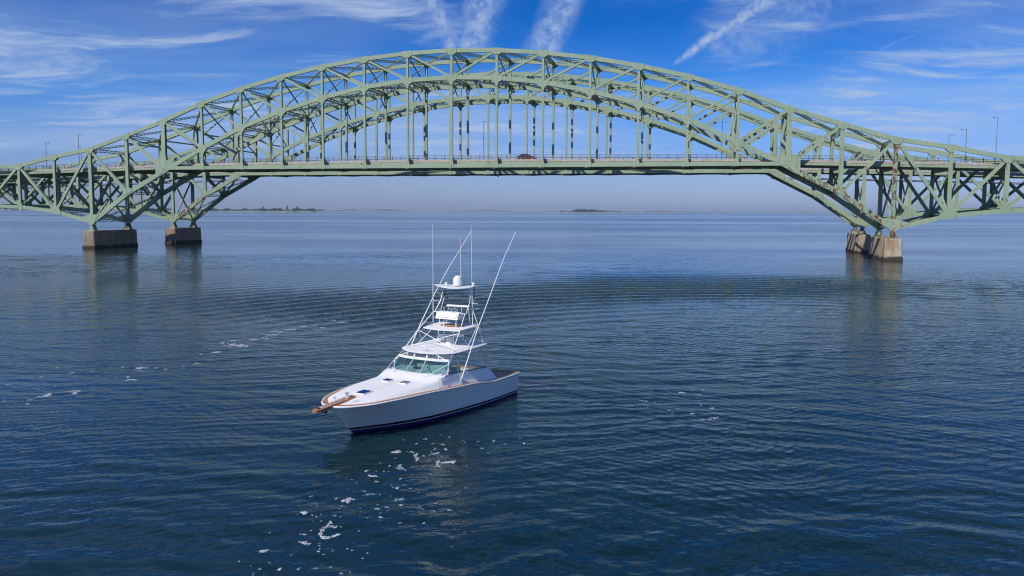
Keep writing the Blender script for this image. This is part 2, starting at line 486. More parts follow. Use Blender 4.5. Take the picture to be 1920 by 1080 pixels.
def water_material():
    m, q, b = principled("bay_water", (0.004, 0.016, 0.019), 0.03, 0.0, 0.5)
    b.inputs["IOR"].default_value = 1.333
    b.inputs["Specular Tint"].default_value = rgba(0.62, 0.93, 1.0)
    geo_n = q.n("ShaderNodeNewGeometry")
    pos = geo_n.outputs["Position"]
    dist = q.vmath("LENGTH", q.vmath("SUBTRACT", pos, (0, 0, 0)))
    # murky green in depth, shifting slowly over the bay
    tone = q.noise(pos, 0.012, 3.0, 0.5)
    q.put(b.inputs["Base Color"], q.mix(q.step(tone, 0.35, 0.65), rgba(0.003, 0.018, 0.024), rgba(0.005, 0.021, 0.017)))
    # wind patches: calmer and rougher areas, long across the view
    patch = q.noise(q.mapping(pos, (0.35, 1.0, 1), (0, 0, R(8))), 0.022, 3.0, 0.55, 0.4)
    gust = q.step(patch, 0.34, 0.66, 0.35, 1.5)
    far_band = q.noise(q.mapping(pos, (0.10, 1.0, 1), (0, 0, R(2))), 0.0032, 4.0, 0.55, 0.3)
    warp = q.noise(pos, 0.09, 3.0, 0.5)

    # wind waves: short trains from several quarters, their crests bent and broken by slow noise
    wa = q.n("ShaderNodeTexNoise")
    q.put(wa.inputs["Vector"], pos)
    wa.inputs["Scale"].default_value = 0.13
    wa.inputs["Detail"].default_value = 2.0
    wb = q.n("ShaderNodeTexNoise")
    q.put(wb.inputs["Vector"], q.mapping(pos, (0.7, 1, 1), (0, 0, 0), (40, 7, 0)))
    wb.inputs["Scale"].default_value = 0.42
    wb.inputs["Detail"].default_value = 2.0
    bend = q.vmath("ADD", q.vmath("MULTIPLY", q.vmath("SUBTRACT", wa.outputs["Color"], (0.5, 0.5, 0.5)), (2.4, 2.4, 0.0)),
                   q.vmath("MULTIPLY", q.vmath("SUBTRACT", wb.outputs["Color"], (0.5, 0.5, 0.5)), (0.9, 0.9, 0.0)))
    wp = q.vmath("ADD", pos, bend)
    am = q.n("ShaderNodeTexNoise")
    q.put(am.inputs["Vector"], q.mapping(pos, (0.6, 1, 1), (0, 0, 0), (-31, 12, 0)))
    am.inputs["Scale"].default_value = 0.16
    am.inputs["Detail"].default_value = 1.0
    asep = q.n("ShaderNodeSeparateColor")
    q.put(asep.inputs[0], am.outputs["Color"])
    sl = None
    for k, (lam, ang, amp) in enumerate(TRAINS):
        a_ = R(90 + ang)
        kx, ky = math.cos(a_), math.sin(a_)
        ph_ = q.vmath("DOT_PRODUCT", wp, (kx * 2 * PI / lam, ky * 2 * PI / lam, 0.0))
        local = q.step(asep.outputs[k % 3], 0.36, 0.62, 0.35, 1.55)
        # sharpened crests: fundamental plus a phase-locked harmonic
        wave = q.math("ADD", q.math("SINE", ph_), q.math("MULTIPLY", q.math("SINE", q.math("ADD", q.math("MULTIPLY", ph_, 2.0), 0.6)), 0.25))
        wave = q.math("MULTIPLY", q.math("MULTIPLY", wave, local), amp)
        cv = q.n("ShaderNodeCombineXYZ")
        q.put(cv.inputs[0], q.math("MULTIPLY", wave, kx))
        q.put(cv.inputs[1], q.math("MULTIPLY", wave, ky))
        sl = cv.outputs[0] if sl is None else q.vmath("ADD", sl, cv.outputs[0])
    # ripples: finite differences of a fine noise height
    E_ = 0.02

    def rip(off):
        p_ = q.vmath("ADD", wp, off)
        a1 = q.noise(q.mapping(p_, (0.6, 1.0, 1), (0, 0, R(-18))), 2.6, 1.0, 0.5)
        a2 = q.noise(q.mapping(p_, (0.7, 1.0, 1), (0, 0, R(12))), 7.5, 1.0, 0.5)
        return q.math("ADD", q.math("MULTIPLY", a1, RIP[0]), q.math("MULTIPLY", a2, RIP[1]))

    h0, hx, hy = rip((0, 0, 0)), rip((E_, 0, 0)), rip((0, E_, 0))
    cv = q.n("ShaderNodeCombineXYZ")
    q.put(cv.inputs[0], q.math("DIVIDE", q.math("SUBTRACT", h0, hx), E_))
    q.put(cv.inputs[1], q.math("DIVIDE", q.math("SUBTRACT", h0, hy), E_))
    sl = q.vmath("ADD", sl, cv.outputs[0])
    far_amt = q.step(dist, 250.0, 600.0)
    gust = q.math("MULTIPLY", gust, q.math("ADD", 1.0, q.math("MULTIPLY", far_amt, q.step(far_band, 0.42, 0.58, -0.55, 0.75))))
    lee = q.vmath("LENGTH", q.vmath("MULTIPLY", q.vmath("SUBTRACT", pos, (-3.5, 34.0, 0.0)), (1 / 7.5, 1 / 6.5, 0.0)))
    gust = q.math("MULTIPLY", gust, q.step(lee, 0.35, 1.0, 0.6, 1.0))
    gv = q.n("ShaderNodeCombineXYZ")
    for k in range(3):
        q.put(gv.inputs[k], gust)
    sl = q.vmath("MULTIPLY", sl, gv.outputs[0])
    sl = q.vmath("MULTIPLY", sl, (1.0, 1.0, 0.0))
    q.put(b.inputs["Normal"], q.vmath("NORMALIZE", q.vmath("ADD", sl, geo_n.outputs["Normal"])))
    # unresolved ripples far away read as roughness
    rr = q.step(dist, 40.0, 900.0, 0.045, 0.10)
    q.put(b.inputs["Roughness"], q.math("MULTIPLY", rr, q.step(far_band, 0.42, 0.58, 0.6, 1.6)))
    return m


MAT["water"] = water_material()
def foam_material():
    m, q, b = principled("sea_foam", (0.46, 0.49, 0.53), 0.85, 0.0, 0.2)
    pos = q.n("ShaderNodeNewGeometry").outputs["Position"]
    n1 = q.noise(pos, 9.0, 4.0, 0.65)
    n2 = q.noise(pos, 1.1, 2.0, 0.5)
    q.put(b.inputs["Alpha"], q.math("MULTIPLY", q.step(n1, 0.36, 0.56), q.step(n2, 0.30, 0.55, 0.45, 1.0)))
    return m


MAT["foam"] = foam_material()


# ------------------------------------------------------------------ mesh helpers
class MB:
    def __init__(self):
        self.v, self.f = [], []

    def add(self, verts, faces):
        o = len(self.v)
        self.v += [tuple(p) for p in verts]
        self.f += [tuple(i + o for i in fc) for fc in faces]
        return self

    def box(self, lo, hi):
        x0, y0, z0 = lo
        x1, y1, z1 = hi
        return self.add(
            [(x0, y0, z0), (x1, y0, z0), (x1, y1, z0), (x0, y1, z0), (x0, y0, z1), (x1, y0, z1), (x1, y1, z1), (x0, y1, z1)],
            [(0, 3, 2, 1), (4, 5, 6, 7), (0, 1, 5, 4), (1, 2, 6, 5), (2, 3, 7, 6), (3, 0, 4, 7)],
        )

    def extrude(self, p0, p1, prof, side=None):
        """Sweep a closed 2D profile (side, up) from p0 to p1; 'side' is the horizontal-ish axis."""
        p0, p1 = Vector(p0), Vector(p1)
        d = (p1 - p0).normalized()
        if side is None:
            side = d.cross(Vector((0, 0, 1)))
            if side.length < 1e-4:
                side = Vector((1, 0, 0))
        a = Vector(side)
        a = (a - d * a.dot(d)).normalized()
        u = a.cross(d).normalized()
        n = len(prof)
        vs = [p + a * s + u * t for p in (p0, p1) for s, t in prof]
        fs = [(i, (i + 1) % n, n + (i + 1) % n, n + i) for i in range(n)]
        fs += [tuple(reversed(range(n))), tuple(range(n, 2 * n))]
        return self.add(vs, fs)

    def bar(self, p0, p1, ws, wu, side=None):
        return self.extrude(p0, p1, [(-ws / 2, -wu / 2), (ws / 2, -wu / 2), (ws / 2, wu / 2), (-ws / 2, wu / 2)], side)

    def hbar(self, p0, p1, ws, wu, side, t=0.06):
        """H section: flanges face +/- side, web between them."""
        a, b, w = ws / 2, wu / 2, 0.05
        return self.extrude(
            p0, p1,
            [(-a, -b), (-a + t, -b), (-a + t, -w), (a - t, -w), (a - t, -b), (a, -b), (a, b), (a - t, b), (a - t, w), (-a + t, w), (-a + t, b), (-a, b)],
            side,
        )

    def tube(self, pts, r, n=8, r1=None, cap=True):
        pts = [Vector(p) for p in pts]
        m = len(pts)
        rings, prev = [], None
        for i, p in enumerate(pts):
            d = (pts[min(i + 1, m - 1)] - pts[max(i - 1, 0)]).normalized()
            ref = prev if prev is not None else (Vector((0, 0, 1)) if abs(d.z) < 0.9 else Vector((1, 0, 0)))
            a = (ref - d * ref.dot(d)).normalized()
            prev = a
            b = d.cross(a)
            rr = r if r1 is None else r + (r1 - r) * i / max(m - 1, 1)
            rings.append([p + a * math.cos(2 * PI * k / n) * rr + b * math.sin(2 * PI * k / n) * rr for k in range(n)])
        vs = [v for ring in rings for v in ring]
        fs = [(i * n + k, i * n + (k + 1) % n, (i + 1) * n + (k + 1) % n, (i + 1) * n + k) for i in range(m - 1) for k in range(n)]
        if cap:
            fs += [tuple(reversed(range(n))), tuple(range((m - 1) * n, m * n))]
        return self.add(vs, fs)

    def prism(self, poly, y0, y1):
        """Polygon in (x, z) given depth in y."""
        n = len(poly)
        vs = [(x, y0, z) for x, z in poly] + [(x, y1, z) for x, z in poly]
        fs = [(i, (i + 1) % n, n + (i + 1) % n, n + i) for i in range(n)] + [tuple(reversed(range(n))), tuple(range(n, 2 * n))]
        return self.add(vs, fs)

    def lathe(self, prof, c=(0, 0, 0), n=16):
        cx, cy, cz = c
        m = len(prof)
        vs = [(cx + r * math.cos(2 * PI * k / n), cy + r * math.sin(2 * PI * k / n), cz + z) for r, z in prof for k in range(n)]
        fs = [(i * n + k, i * n + (k + 1) % n, (i + 1) * n + (k + 1) % n, (i + 1) * n + k) for i in range(m - 1) for k in range(n)]
        fs += [tuple(reversed(range(n))), tuple(range((m - 1) * n, m * n))]
        return self.add(vs, fs)

    def grid(self, rows, close=False):
        """rows: list of equal-length point lists."""
        n = len(rows[0])
        vs = [p for r in rows for p in r]
        fs = []
        for i in range(len(rows) - 1):
            for k in range(n if close else n - 1):
                fs.append((i * n + k, i * n + (k + 1) % n, (i + 1) * n + (k + 1) % n, (i + 1) * n + k))
        return self.add(vs, fs)

    def build(self, name, mat, parent=None, smooth=False, fix=True):
        me = bpy.data.meshes.new(name)
        me.from_pydata(self.v, [], self.f)
        if fix:
            import bmesh
            bm = bmesh.new()
            bm.from_mesh(me)
            bmesh.ops.recalc_face_normals(bm, faces=bm.faces)
            bm.to_mesh(me)
            bm.free()
        if smooth:
            me.shade_smooth()
            me.set_sharp_from_angle(angle=R(42))
        if mat is not None:
            me.materials.append(mat if not isinstance(mat, str) else MAT[mat])
        o = bpy.data.objects.new(name, me)
        COL.objects.link(o)
        if parent is not None:
            o.parent = parent
        return o


def thing(name, label, cat, loc=(0, 0, 0), rotz=0.0, group=None):
    o = bpy.data.objects.new(name, None)
    COL.objects.link(o)
    o.empty_display_size = 0.5
    o.location = loc
    o.rotation_euler = (0, 0, rotz)
    return tag(o, label, cat, group)


def tag(o, label=None, cat=None, group=None, kind=None):
    if label:
        o["label"] = label
    if cat:
        o["category"] = cat
    if group:
        o["group"] = group
    if kind:
        o["kind"] = kind
    return o


def lerp_table(tab, x):
    xs, ys = [a for a, _ in tab], [b for _, b in tab]
    if xs[0] > xs[-1]:
        xs, ys = xs[::-1], ys[::-1]
    return float(np.interp(x, xs, ys))


def smooth_table(tab, x):
    """Catmull-Rom through a table (monotone x)."""
    t = sorted(tab)
    if x <= t[0][0]:
        return t[0][1]
    if x >= t[-1][0]:
        return t[-1][1]
    for i in range(len(t) - 1):
        if t[i][0] <= x <= t[i + 1][0]:
            break
    x0, y0 = t[i]
    x1, y1 = t[i + 1]
    h = x1 - x0
    m0 = (y1 - t[i - 1][1]) / (x1 - t[i - 1][0]) if i > 0 else (y1 - y0) / h
    m1 = (t[i + 2][1] - y0) / (t[i + 2][0] - x0) if i + 2 < len(t) else (y1 - y0) / h
    u = (x - x0) / h
    return (2 * u**3 - 3 * u**2 + 1) * y0 + (u**3 - 2 * u**2 + u) * h * m0 + (-2 * u**3 + 3 * u**2) * y1 + (u**3 - u**2) * h * m1


# ------------------------------------------------------------------ water
S_ = 12000.0
gx = np.concatenate([[-S_, -4000, -1000, -400, -200], np.arange(-125, 125.01, 0.25), [200, 400, 1000, 4000, S_]])
gy = [14.0]
while gy[-1] < 228.0:
    gy.append(gy[-1] + min(0.45, max(0.09, gy[-1] * 0.0034)))
gy = np.concatenate([[-400, -100, 0, 6, 10], gy, [260, 340, 500, 900, 2000, 6000, S_]])
GX, GY = np.meshgrid(gx, gy)
GZ = wave_h(GX, GY)
nv, nr, nc = GX.size, len(gy), len(gx)
ii = (np.arange(nr - 1)[:, None] * nc + np.arange(nc - 1)[None, :]).ravel()
quads = np.stack([ii, ii + 1, ii + nc + 1, ii + nc], 1).astype(np.int32)
me = bpy.data.meshes.new("water")
me.vertices.add(nv)
me.vertices.foreach_set("co", np.stack([GX.ravel(), GY.ravel(), GZ.ravel()], 1).astype(np.float32).ravel())
me.loops.add(quads.size)
me.loops.foreach_set("vertex_index", quads.ravel())
me.polygons.add(len(quads))
me.polygons.foreach_set("loop_start", np.arange(0, quads.size, 4, dtype=np.int32))
me.polygons.foreach_set("use_smooth", np.ones(len(quads), dtype=bool))
me.update(calc_edges=True)
me.materials.append(MAT["water"])
water = bpy.data.objects.new("water", me)
COL.objects.link(water)
print("water quads", len(quads))
tag(water, kind="structure")

# ------------------------------------------------------------------ bridges
L = 182.88 / 18
BR_O = Vector((-13.382, 192.097, 0))
BR_A = R(-12.31537)
BR_T = Vector((math.cos(BR_A), math.sin(BR_A), 0))
BR_N = Vector((-math.sin(BR_A), math.cos(BR_A), 0))
W_NEAR, W_FAR, SEP = 13.40, 9.80, 33.24
ZT = {-2: 20.17, -1: 22.34, 0: 24.0, 1: 27.13, 2: 30.41, 3: 34.32, 4: 37.42, 5: 39.87, 6: 41.84, 7: 43.24, 8: 44.10, 9: 44.39, -3: 19.86, -4: 19.55, -5: 19.25, -6: 18.94, -7: 18.64}
ZB = {-2: 10.06, -1: 8.97, 0: 6.36, 1: 13.49, 2: 18.75, 3: 23.93, 4: 28.64, 5: 32.16, 6: 34.94, 7: 37.04, 8: 38.27, 9: 38.65, -3: 10.4, -4: 10.5, -5: 10.4, -6: 10.2, -7: 10.0}
NMIN, NMAX = -7, 25


def sym(i):
    return i if i <= 9 else 18 - i


def zt(i):
    return ZT[sym(i)]


def zb(i):
    return ZB[sym(i)]


def sx(i):
    return (i - 9) * L


def zroad(s):
    """Height of the kerb top along the bridge, s in panels."""
    return smooth_table([(-16, 17.3), (0, 20.77), (3, 20.70), (6, 20.42), (9, 19.72), (12, 18.88), (17, 17.3)], abs(s - 9))


PIER_TOP = 4.35
NODES = list(range(NMIN, NMAX + 1))


def node_dir(zf, i):
    a, b = max(i - 1, NMIN), min(i + 1, NMAX)
    return Vector((sx(b) - sx(a), 0, zf(b) - zf(a))).normalized()


def gusset(parent, i, z, d, y, half_w, hl=1.1, hh=0.66, drop=0.0, mat="steel", poly=None):
    """A pair of riveted plates, one each face of the truss, proud of the members."""
    mb = MB()
    if poly is None:
        n = Vector((-d.z, 0, d.x))
        c = Vector((sx(i), 0, z))
        pts = [(-hl, hh * 0.72), (hl, hh * 0.72), (hl * 1.04, -hh * 0.6), (hl * 0.45, -hh - 0.25), (-hl * 0.45, -hh - 0.25), (-hl * 1.04, -hh * 0.6)]
        poly = [((c + d * a + n * b).x, (c + d * a + n * b).z) for a, b in pts]
        if drop:
            x0, zc = sx(i), z
            k0, k1 = poly[2], poly[5]
            poly = poly[:3] + [(x0 + 0.42, zc - 1.02), (x0 + 0.29, zc - 1.35), (x0 + 0.27, zc - drop), (x0 - 0.27, zc - drop), (x0 - 0.29, zc - 1.35), (x0 - 0.42, zc - 1.02)] + poly[5:]
    for sgn in (-1, 1):
        a = y + sgn * (half_w + 0.004)
        b = y + sgn * (half_w + 0.045)
        mb.prism(poly, min(a, b), max(a, b))
    return mb.build("gusset_plate", "steel_plate" if mat == "steel" else mat, parent)


def lattice(mb, p0, p1, depth, width, step=0.9, chord=0.15):
    """Two channels joined by zigzag lacing bars."""
    p0, p1 = Vector(p0), Vector(p1)
    d = p1 - p0
    ln = d.length
    d.normalize()
    side = d.cross(Vector((0, 0, 1)))
    if side.length < 0.1:
        side = d.cross(Vector((0, 1, 0)))
    side.normalize()
    up = side.cross(d).normalized()
    h = depth / 2 - chord / 2
    for s in (-1, 1):
        mb.bar(p0 + up * h * s, p1 + up * h * s, width, chord, side)
    n = max(3, int(ln / step))
    for k in range(n):
        a = p0 + d * (ln * k / n) + up * h * (1 if k % 2 else -1)
        b = p0 + d * (ln * (k + 1) / n) + up * h * (-1 if k % 2 else 1)
        mb.bar(a, b, 0.05, 0.13, side)
    return mb


def bridge(w, label, cat, group, loc, rust_left, rust_right):
    root = thing("arch_bridge", label, cat, loc, BR_A, group)
    Y = (0.0, w)

    def rusty(i):
        if rust_right and i >= 15 and i <= 20:
            return True
        return rust_left and -1 <= i <= 3

    for y in Y:
        # chords, panel by panel
        for i in NODES[:-1]:
            zc0, zc1 = zt(i), zt(i + 1)
            sd = (0, 1, 0)
            big = 0 <= sym(i) or True
            mb = MB()
            mb.bar((sx(i), y, zc0), (sx(i + 1), y, zc1), 0.62, 0.86, sd)
            a, b = Vector((sx(i), y, zc0)), Vector((sx(i + 1), y, zc1))
            for f in (0.22, 0.60):
                mb.bar(a.lerp(b, f), a.lerp(b, f + 0.05), 0.65, 0.89, sd)
            mb.build("top_chord", "steel", root)
            zb0, zb1 = zb(i), zb(i + 1)
            dep = 1.05 if (i in (0, 1, 16, 17)) else 0.92 if 2 <= i <= 15 else 0.80
            worn = "steel_rusty" if (y == 0 and rust_right and i in (16, 17)) or (rust_left and y == 0 and i in (0,)) else "steel_worn" if rusty(i) else "steel"
            mb = MB().bar((sx(i), y, zb0), (sx(i + 1), y, zb1), 0.60, dep, sd)
            a, b = Vector((sx(i), y, zb0)), Vector((sx(i + 1), y, zb1))
            for f in (0.25, 0.62):
                mb.bar(a.lerp(b, f), a.lerp(b, f + 0.05), 0.63, dep + 0.03, sd)
            mb.build("bottom_chord", worn, root)
        # posts between the chords
        for i in NODES:
            k = sym(i)
            wd = 1.0 if k == 2 else 0.82 if k in (0, 1) else 0.66 if k < 0 else 0.50
            m = "steel_rusty" if (i == 18 and y == 0 and rust_right) else "steel_worn" if rusty(i) else "steel"
            low = 19.3 if k == 2 else zb(i)
            MB().hbar((sx(i), y, low), (sx(i), y, zt(i) - 0.2), 0.54 if k != 2 else 0.80, wd, (0, 1, 0)).build("post", m, root)
            if 3 <= k:
                MB().hbar((sx(i), y, zb(i) - 0.3), (sx(i), y, 19.3), 0.46, 0.47, (0, 1, 0), 0.05).build("hanger", "steel", root)
                mb = MB()
                poly = [(sx(i) - 0.24, 21.3), (sx(i) + 0.24, 21.3), (sx(i) + 0.30, 20.4), (sx(i) + 0.52, 19.6), (sx(i) + 0.54, 18.98), (sx(i) - 0.54, 18.98), (sx(i) - 0.52, 19.6), (sx(i) - 0.30, 20.4)]
                for a, b in ((y - 0.40, y - 0.335), (y + 0.335, y + 0.40)):
                    mb.prism(poly, a, b)
                mb.build("hanger_foot_plate", "steel", root)
        # diagonals
        for i in NODES[:-1]:
            j = i + 1
            if 0 <= i < 9:
                a, b = (i, zt(i)), (j, zb(j))
            elif 9 <= i < 18:
                a, b = (j, zt(j)), (i, zb(i))
            else:
                k = i if i < 0 else 17 - i  # panel k..k+1 on the side span seen from its pier
                odd = (k % 2) != 0  # node k odd -> post foot there
                lo_node, hi_node = (i, j) if (sym(i) % 2) else (j, i)
                a, b = (hi_node, zt(hi_node)), (lo_node, zb(lo_node))
            wd = 0.62 if not (3 <= a[0] <= 15) else 0.44
            A_, B_ = Vector((sx(a[0]), y, a[1])), Vector((sx(b[0]), y, b[1]))
            m = "steel_worn" if rusty(a[0]) and rusty(b[0]) else "steel"
            MB().hbar(A_, B_, 0.50, wd, (0, 1, 0)).build("diagonal", m, root)
        # gusset plates
        for i in NODES:
            k = sym(i)
            gusset(root, i, zt(i), node_dir(zt, i), y, 0.325, 1.15 if k > -3 else 0.9, 0.70, mat="steel_worn" if rusty(i) else "steel")
            if k == 2:
                z2 = 19.0
                q = 1 if i == 2 else -1
                poly = [(-2.3, 20.9), (-0.7, 21.2), (-0.55, 22.2), (0.55, 22.2), (0.8, 21.3), (1.9, 21.35), (2.9, 20.3), (2.9, 18.98), (0.2, 18.98), (-1.7, 17.3), (-2.3, 17.2)]
                poly = [(sx(i) + q * a, b) for a, b in poly]
                gusset(root, i, z2, None, y, 0.32, poly=poly, mat="steel")
            elif k == 0:
                q = 1 if i == 0 else -1
                m = "steel_worn" if (rust_left if i == 0 else rust_right) else "steel"
                poly = [(-3.0, 7.45), (-1.3, 8.1), (-0.3, 8.3), (1.3, 8.3), (2.2, 8.35), (0.75, 6.25), (0.35, 5.8), (-0.45, 5.8), (-0.8, 6.15)]
                poly = [(sx(i) + q * a, b) for a, b in poly]
                gusset(root, i, 6.3, None, y, 0.33, poly=poly, mat=m)
            else:
                d = node_dir(zb, i)
                if k >= 3:
                    gusset(root, i, zb(i), d, y, 0.31, 1.25, 0.72, drop=1.75)
                elif k == 1:
                    q = 1 if i == 1 else -1
                    poly = [(-1.2, -0.85), (-1.25, 0.2), (-0.8, 1.1), (0.6, 1.25), (1.45, 1.1), (1.5, 0.5)]
                    poly = [(sx(i) + q * a, zb(i) + b) for a, b in poly]
                    gusset(root, i, zb(i), None, y, 0.33, poly=poly, mat="steel_rusty" if (rust_right and i == 17 and y == 0) else "steel")
                else:
                    q = 1.0
                    poly = [(-1.5, -0.4), (-1.5, 0.45), (-0.8, 1.35), (0.8, 1.35), (1.5, 0.45), (1.5, -0.4), (0.5, -0.62), (-0.5, -0.62)] if k % 2 else [(-0.8, -0.45), (-0.8, 0.5), (-0.5, 0.9), (0.5, 0.9), (0.8, 0.5), (0.8, -0.45)]
                    poly = [(sx(i) + a, zb(i) + b + d.z * a) for a, b in poly]
                    gusset(root, i, zb(i), None, y, 0.315, poly=poly, mat="steel")
        # shoes on the piers
        for i in (0, 18):
            mb = MB()
            x = sx(i)
            mb.box((x - 0.95, y - 0.85, PIER_TOP), (x + 0.95, y + 0.85, PIER_TOP + 0.16))
            for yy in (-0.6, -0.22, 0.22, 0.6):
                mb.prism([(x - 0.85, PIER_TOP + 0.16), (x + 0.85, PIER_TOP + 0.16), (x + 0.32, PIER_TOP + 1.35), (x - 0.32, PIER_TOP + 1.35)], y + yy - 0.05, y + yy + 0.05)
            for xx in (-0.45, 0.45):
                mb.prism([(x + xx - 0.04, PIER_TOP + 0.16), (x + xx + 0.04, PIER_TOP + 0.16), (x + xx * 0.7 + 0.04, PIER_TOP + 0.75), (x + xx * 0.7 - 0.04, PIER_TOP + 0.75)], y - 0.75, y + 0.75)
            mb.bar((x, y - 0.72, PIER_TOP + 1.32), (x, y + 0.72, PIER_TOP + 1.32), 0.42, 0.42, (1, 0, 0))
            mb.build("bearing_shoe", "steel_rusty" if (i == 18 or y > 0) else "steel_worn", root)
        # tie girders between the arch feet
        for i in range(2, 16):
            m = "steel"
            MB().bar((sx(i), y, 19.40), (sx(i + 1), y, 19.40), 0.62, 0.76, (0, 1, 0)).build("tie_girder", m, root)
    # deck
    e0, e1 = 0.85, w - 0.85
    ss = np.linspace(NMIN, NMAX, (NMAX - NMIN) * 2 + 1)

    def sweep(prof):
        rows = []
        for s in ss:
            z = zroad(s)
            rows.append([(sx(s), a, z + b) for a, b in prof])
        mb = MB().grid(rows, close=True)
        n = len(prof)
        mb.f += [tuple(range(n)), tuple(range((len(rows) - 1) * n, len(rows) * n))]
        return mb

    sweep([(e0, -0.46), (e1, -0.46), (e1, 0.0), (e1 - 0.45, 0.0), (e1 - 0.45, -0.22), (e0 + 0.45, -0.22), (e0 + 0.45, 0.0), (e0, 0.0)]).build("deck_slab", "slab", root)
    MB().grid([[(sx(s), a, zroad(s) - 0.212) for a in (e0 + 0.46, e1 - 0.46)] for s in ss]).build("road_surface", "asphalt", root)
    ns = 6 if w > 12 else 5
    for k in range(ns):
        y = e0 + 0.17 + (e1 - e0 - 0.34) * k / (ns - 1)
        sweep([(y - 0.12, -1.02), (y + 0.12, -1.02), (y + 0.12, -0.465), (y - 0.12, -0.465)]).build("stringer", "steel_worn", root)
    for i in NODES:
        z = zroad(i) - 0.8
        prof_z = (z - 0.85, z)
        yb0, yb1 = 0.32, w - 0.32
        mb = MB()
        x = sx(i)
        mb.box((x - 0.03, yb0, prof_z[0] + 0.05), (x + 0.03, yb1, prof_z[1] - 0.05))
        mb.box((x - 0.22, yb0, prof_z[0]), (x + 0.22, yb1, prof_z[0] + 0.047))
        mb.box((x - 0.22, yb0, prof_z[1] - 0.047), (x + 0.22, yb1, prof_z[1]))
        mb.build("floor_beam_web", "steel_worn", root)
    # railings: posts with three rails
    for y in (e0 + 0.18, e1 - 0.18):
        mb = MB()
        for hgt in (0.36, 0.66, 0.98):
            for k in range(len(ss) - 1):
                mb.bar((sx(ss[k]), y, zroad(ss[k]) + hgt), (sx(ss[k + 1]), y, zroad(ss[k + 1]) + hgt), 0.07, 0.07 if hgt < 0.9 else 0.06, (0, 1, 0))
        n = int((NMAX - NMIN) * 5)
        for k in range(n + 1):
            s = NMIN + (NMAX - NMIN) * k / n
            z = zroad(s)
            mb.bar((sx(s), y, z), (sx(s), y, z + 1.0), 0.12, 0.11, (1, 0, 0))
            if k % 5 == 0:
                mb.box((sx(s) - 0.28, y - 0.13, z + 0.004), (sx(s) + 0.28, y + 0.13, z + 0.36))
        o = mb.build("railing", "rail", root)
        o["kind"] = "stuff"
    # lateral bracing of the upper chords
    for i in NODES[:-1]:
        if not (0 <= i <= 17):
            continue
        for (ia, ya), (ib, yb_) in (((i, 0.35), (i + 1, w - 0.35)), ((i, w - 0.35), (i + 1, 0.35))):
            mb = lattice(MB(), (sx(ia), ya, zt(ia) - 0.15), (sx(ib), yb_, zt(ib) - 0.15), 0.52, 0.30)
            mb.build("lattice_brace", "steel", root)
        if 4 <= i <= 13:
            for (ia, ya), (ib, yb_) in (((i, 0.35), (i + 1, w - 0.35)), ((i, w - 0.35), (i + 1, 0.35))):
                mb = lattice(MB(), (sx(ia), ya, zb(ia)), (sx(ib), yb_, zb(ib)), 0.46, 0.28)
                mb.build("lattice_brace", "steel", root)
    # bottom laterals of the anchor arms and the arms below the deck
    for i in list(range(NMIN, 2)) + list(range(16, NMAX)):
        for (ia, ya), (ib, yb_) in (((i, 0.35), (i + 1, w - 0.35)), ((i, w - 0.35), (i + 1, 0.35))):
            mb = lattice(MB(), (sx(ia), ya, zb(ia)), (sx(ib), yb_, zb(ib)), 0.44, 0.28, 1.2)
            mb.build("lattice_brace", "steel_worn", root)
    for i in range(2, 16):
        for (ia, ya), (ib, yb_) in (((i, 0.4), (i + 1, w - 0.4)), ((i, w - 0.4), (i + 1, 0.4))):
            MB().bar((sx(ia), ya, 18.96), (sx(ib), yb_, 18.96), 0.22, 0.16).build("deck_lateral", "steel_worn", root)
    # cross struts and sway frames
    for i in NODES:
        k = sym(i)
        if k >= 0:
            lattice(MB(), (sx(i), 0.35, zt(i) - 0.12), (sx(i), w - 0.35, zt(i) - 0.12), 0.72, 0.5, 0.8, 0.14).build("lattice_strut", "steel", root)
        if k >= 4:
            lattice(MB(), (sx(i), 0.35, zb(i)), (sx(i), w - 0.35, zb(i)), 0.72, 0.5, 0.8, 0.14).build("lattice_strut", "steel", root)
        if k < 2:
            lattice(MB(), (sx(i), 0.35, zb(i) + (0.0 if k else 0.5)), (sx(i), w - 0.35, zb(i) + (0.0 if k else 0.5)), 0.7, 0.45, 0.8, 0.14).build("lattice_strut", "steel_worn", root)
        lo, hi = None, None
        if k >= 4:
            lo, hi = zb(i) + 0.3, zt(i) - 0.4
        elif k in (2, 3):
            lo, hi = 25.8 if k == 2 else 27.2, zt(i) - 0.4
        elif k == 1:
            lo, hi = 25.3, zt(i) - 0.4
        if lo:
            for (ya, za), (yb_, zb_) in (((0.3, hi), (w - 0.3, lo)), ((0.3, lo), (w - 0.3, hi))):
                MB().bar((sx(i), ya, za), (sx(i), yb_, zb_), 0.24, 0.24).build("sway_brace", "steel", root)
            if k < 4:
                MB().bar((sx(i), 0.3, lo), (sx(i), w - 0.3, lo), 0.3, 0.3).build("sway_strut", "steel", root)
        if k == 0:
            for ya, yb_ in ((0.3, 2.3), (w - 0.3, w - 2.3)):
                MB().bar((sx(i), ya, zt(i) - 2.6), (sx(i), yb_, zt(i) - 0.5), 0.3, 0.34).build("knee_brace", "steel", root)
        if k < 2:
            a, b = zb(i) + 0.4, zroad(i) - 1.7
            m = "steel_rusty" if (rust_right and i == 18) else "steel_worn"
            for (ya, za), (yb_, zb_) in (((0.3, a), (w - 0.3, b)), ((w - 0.3, a), (0.3, b))):
                lattice(MB(), (sx(i), ya, za), (sx(i), yb_, zb_), 0.42, 0.26, 0.8, 0.09).build("lattice_brace", m, root)
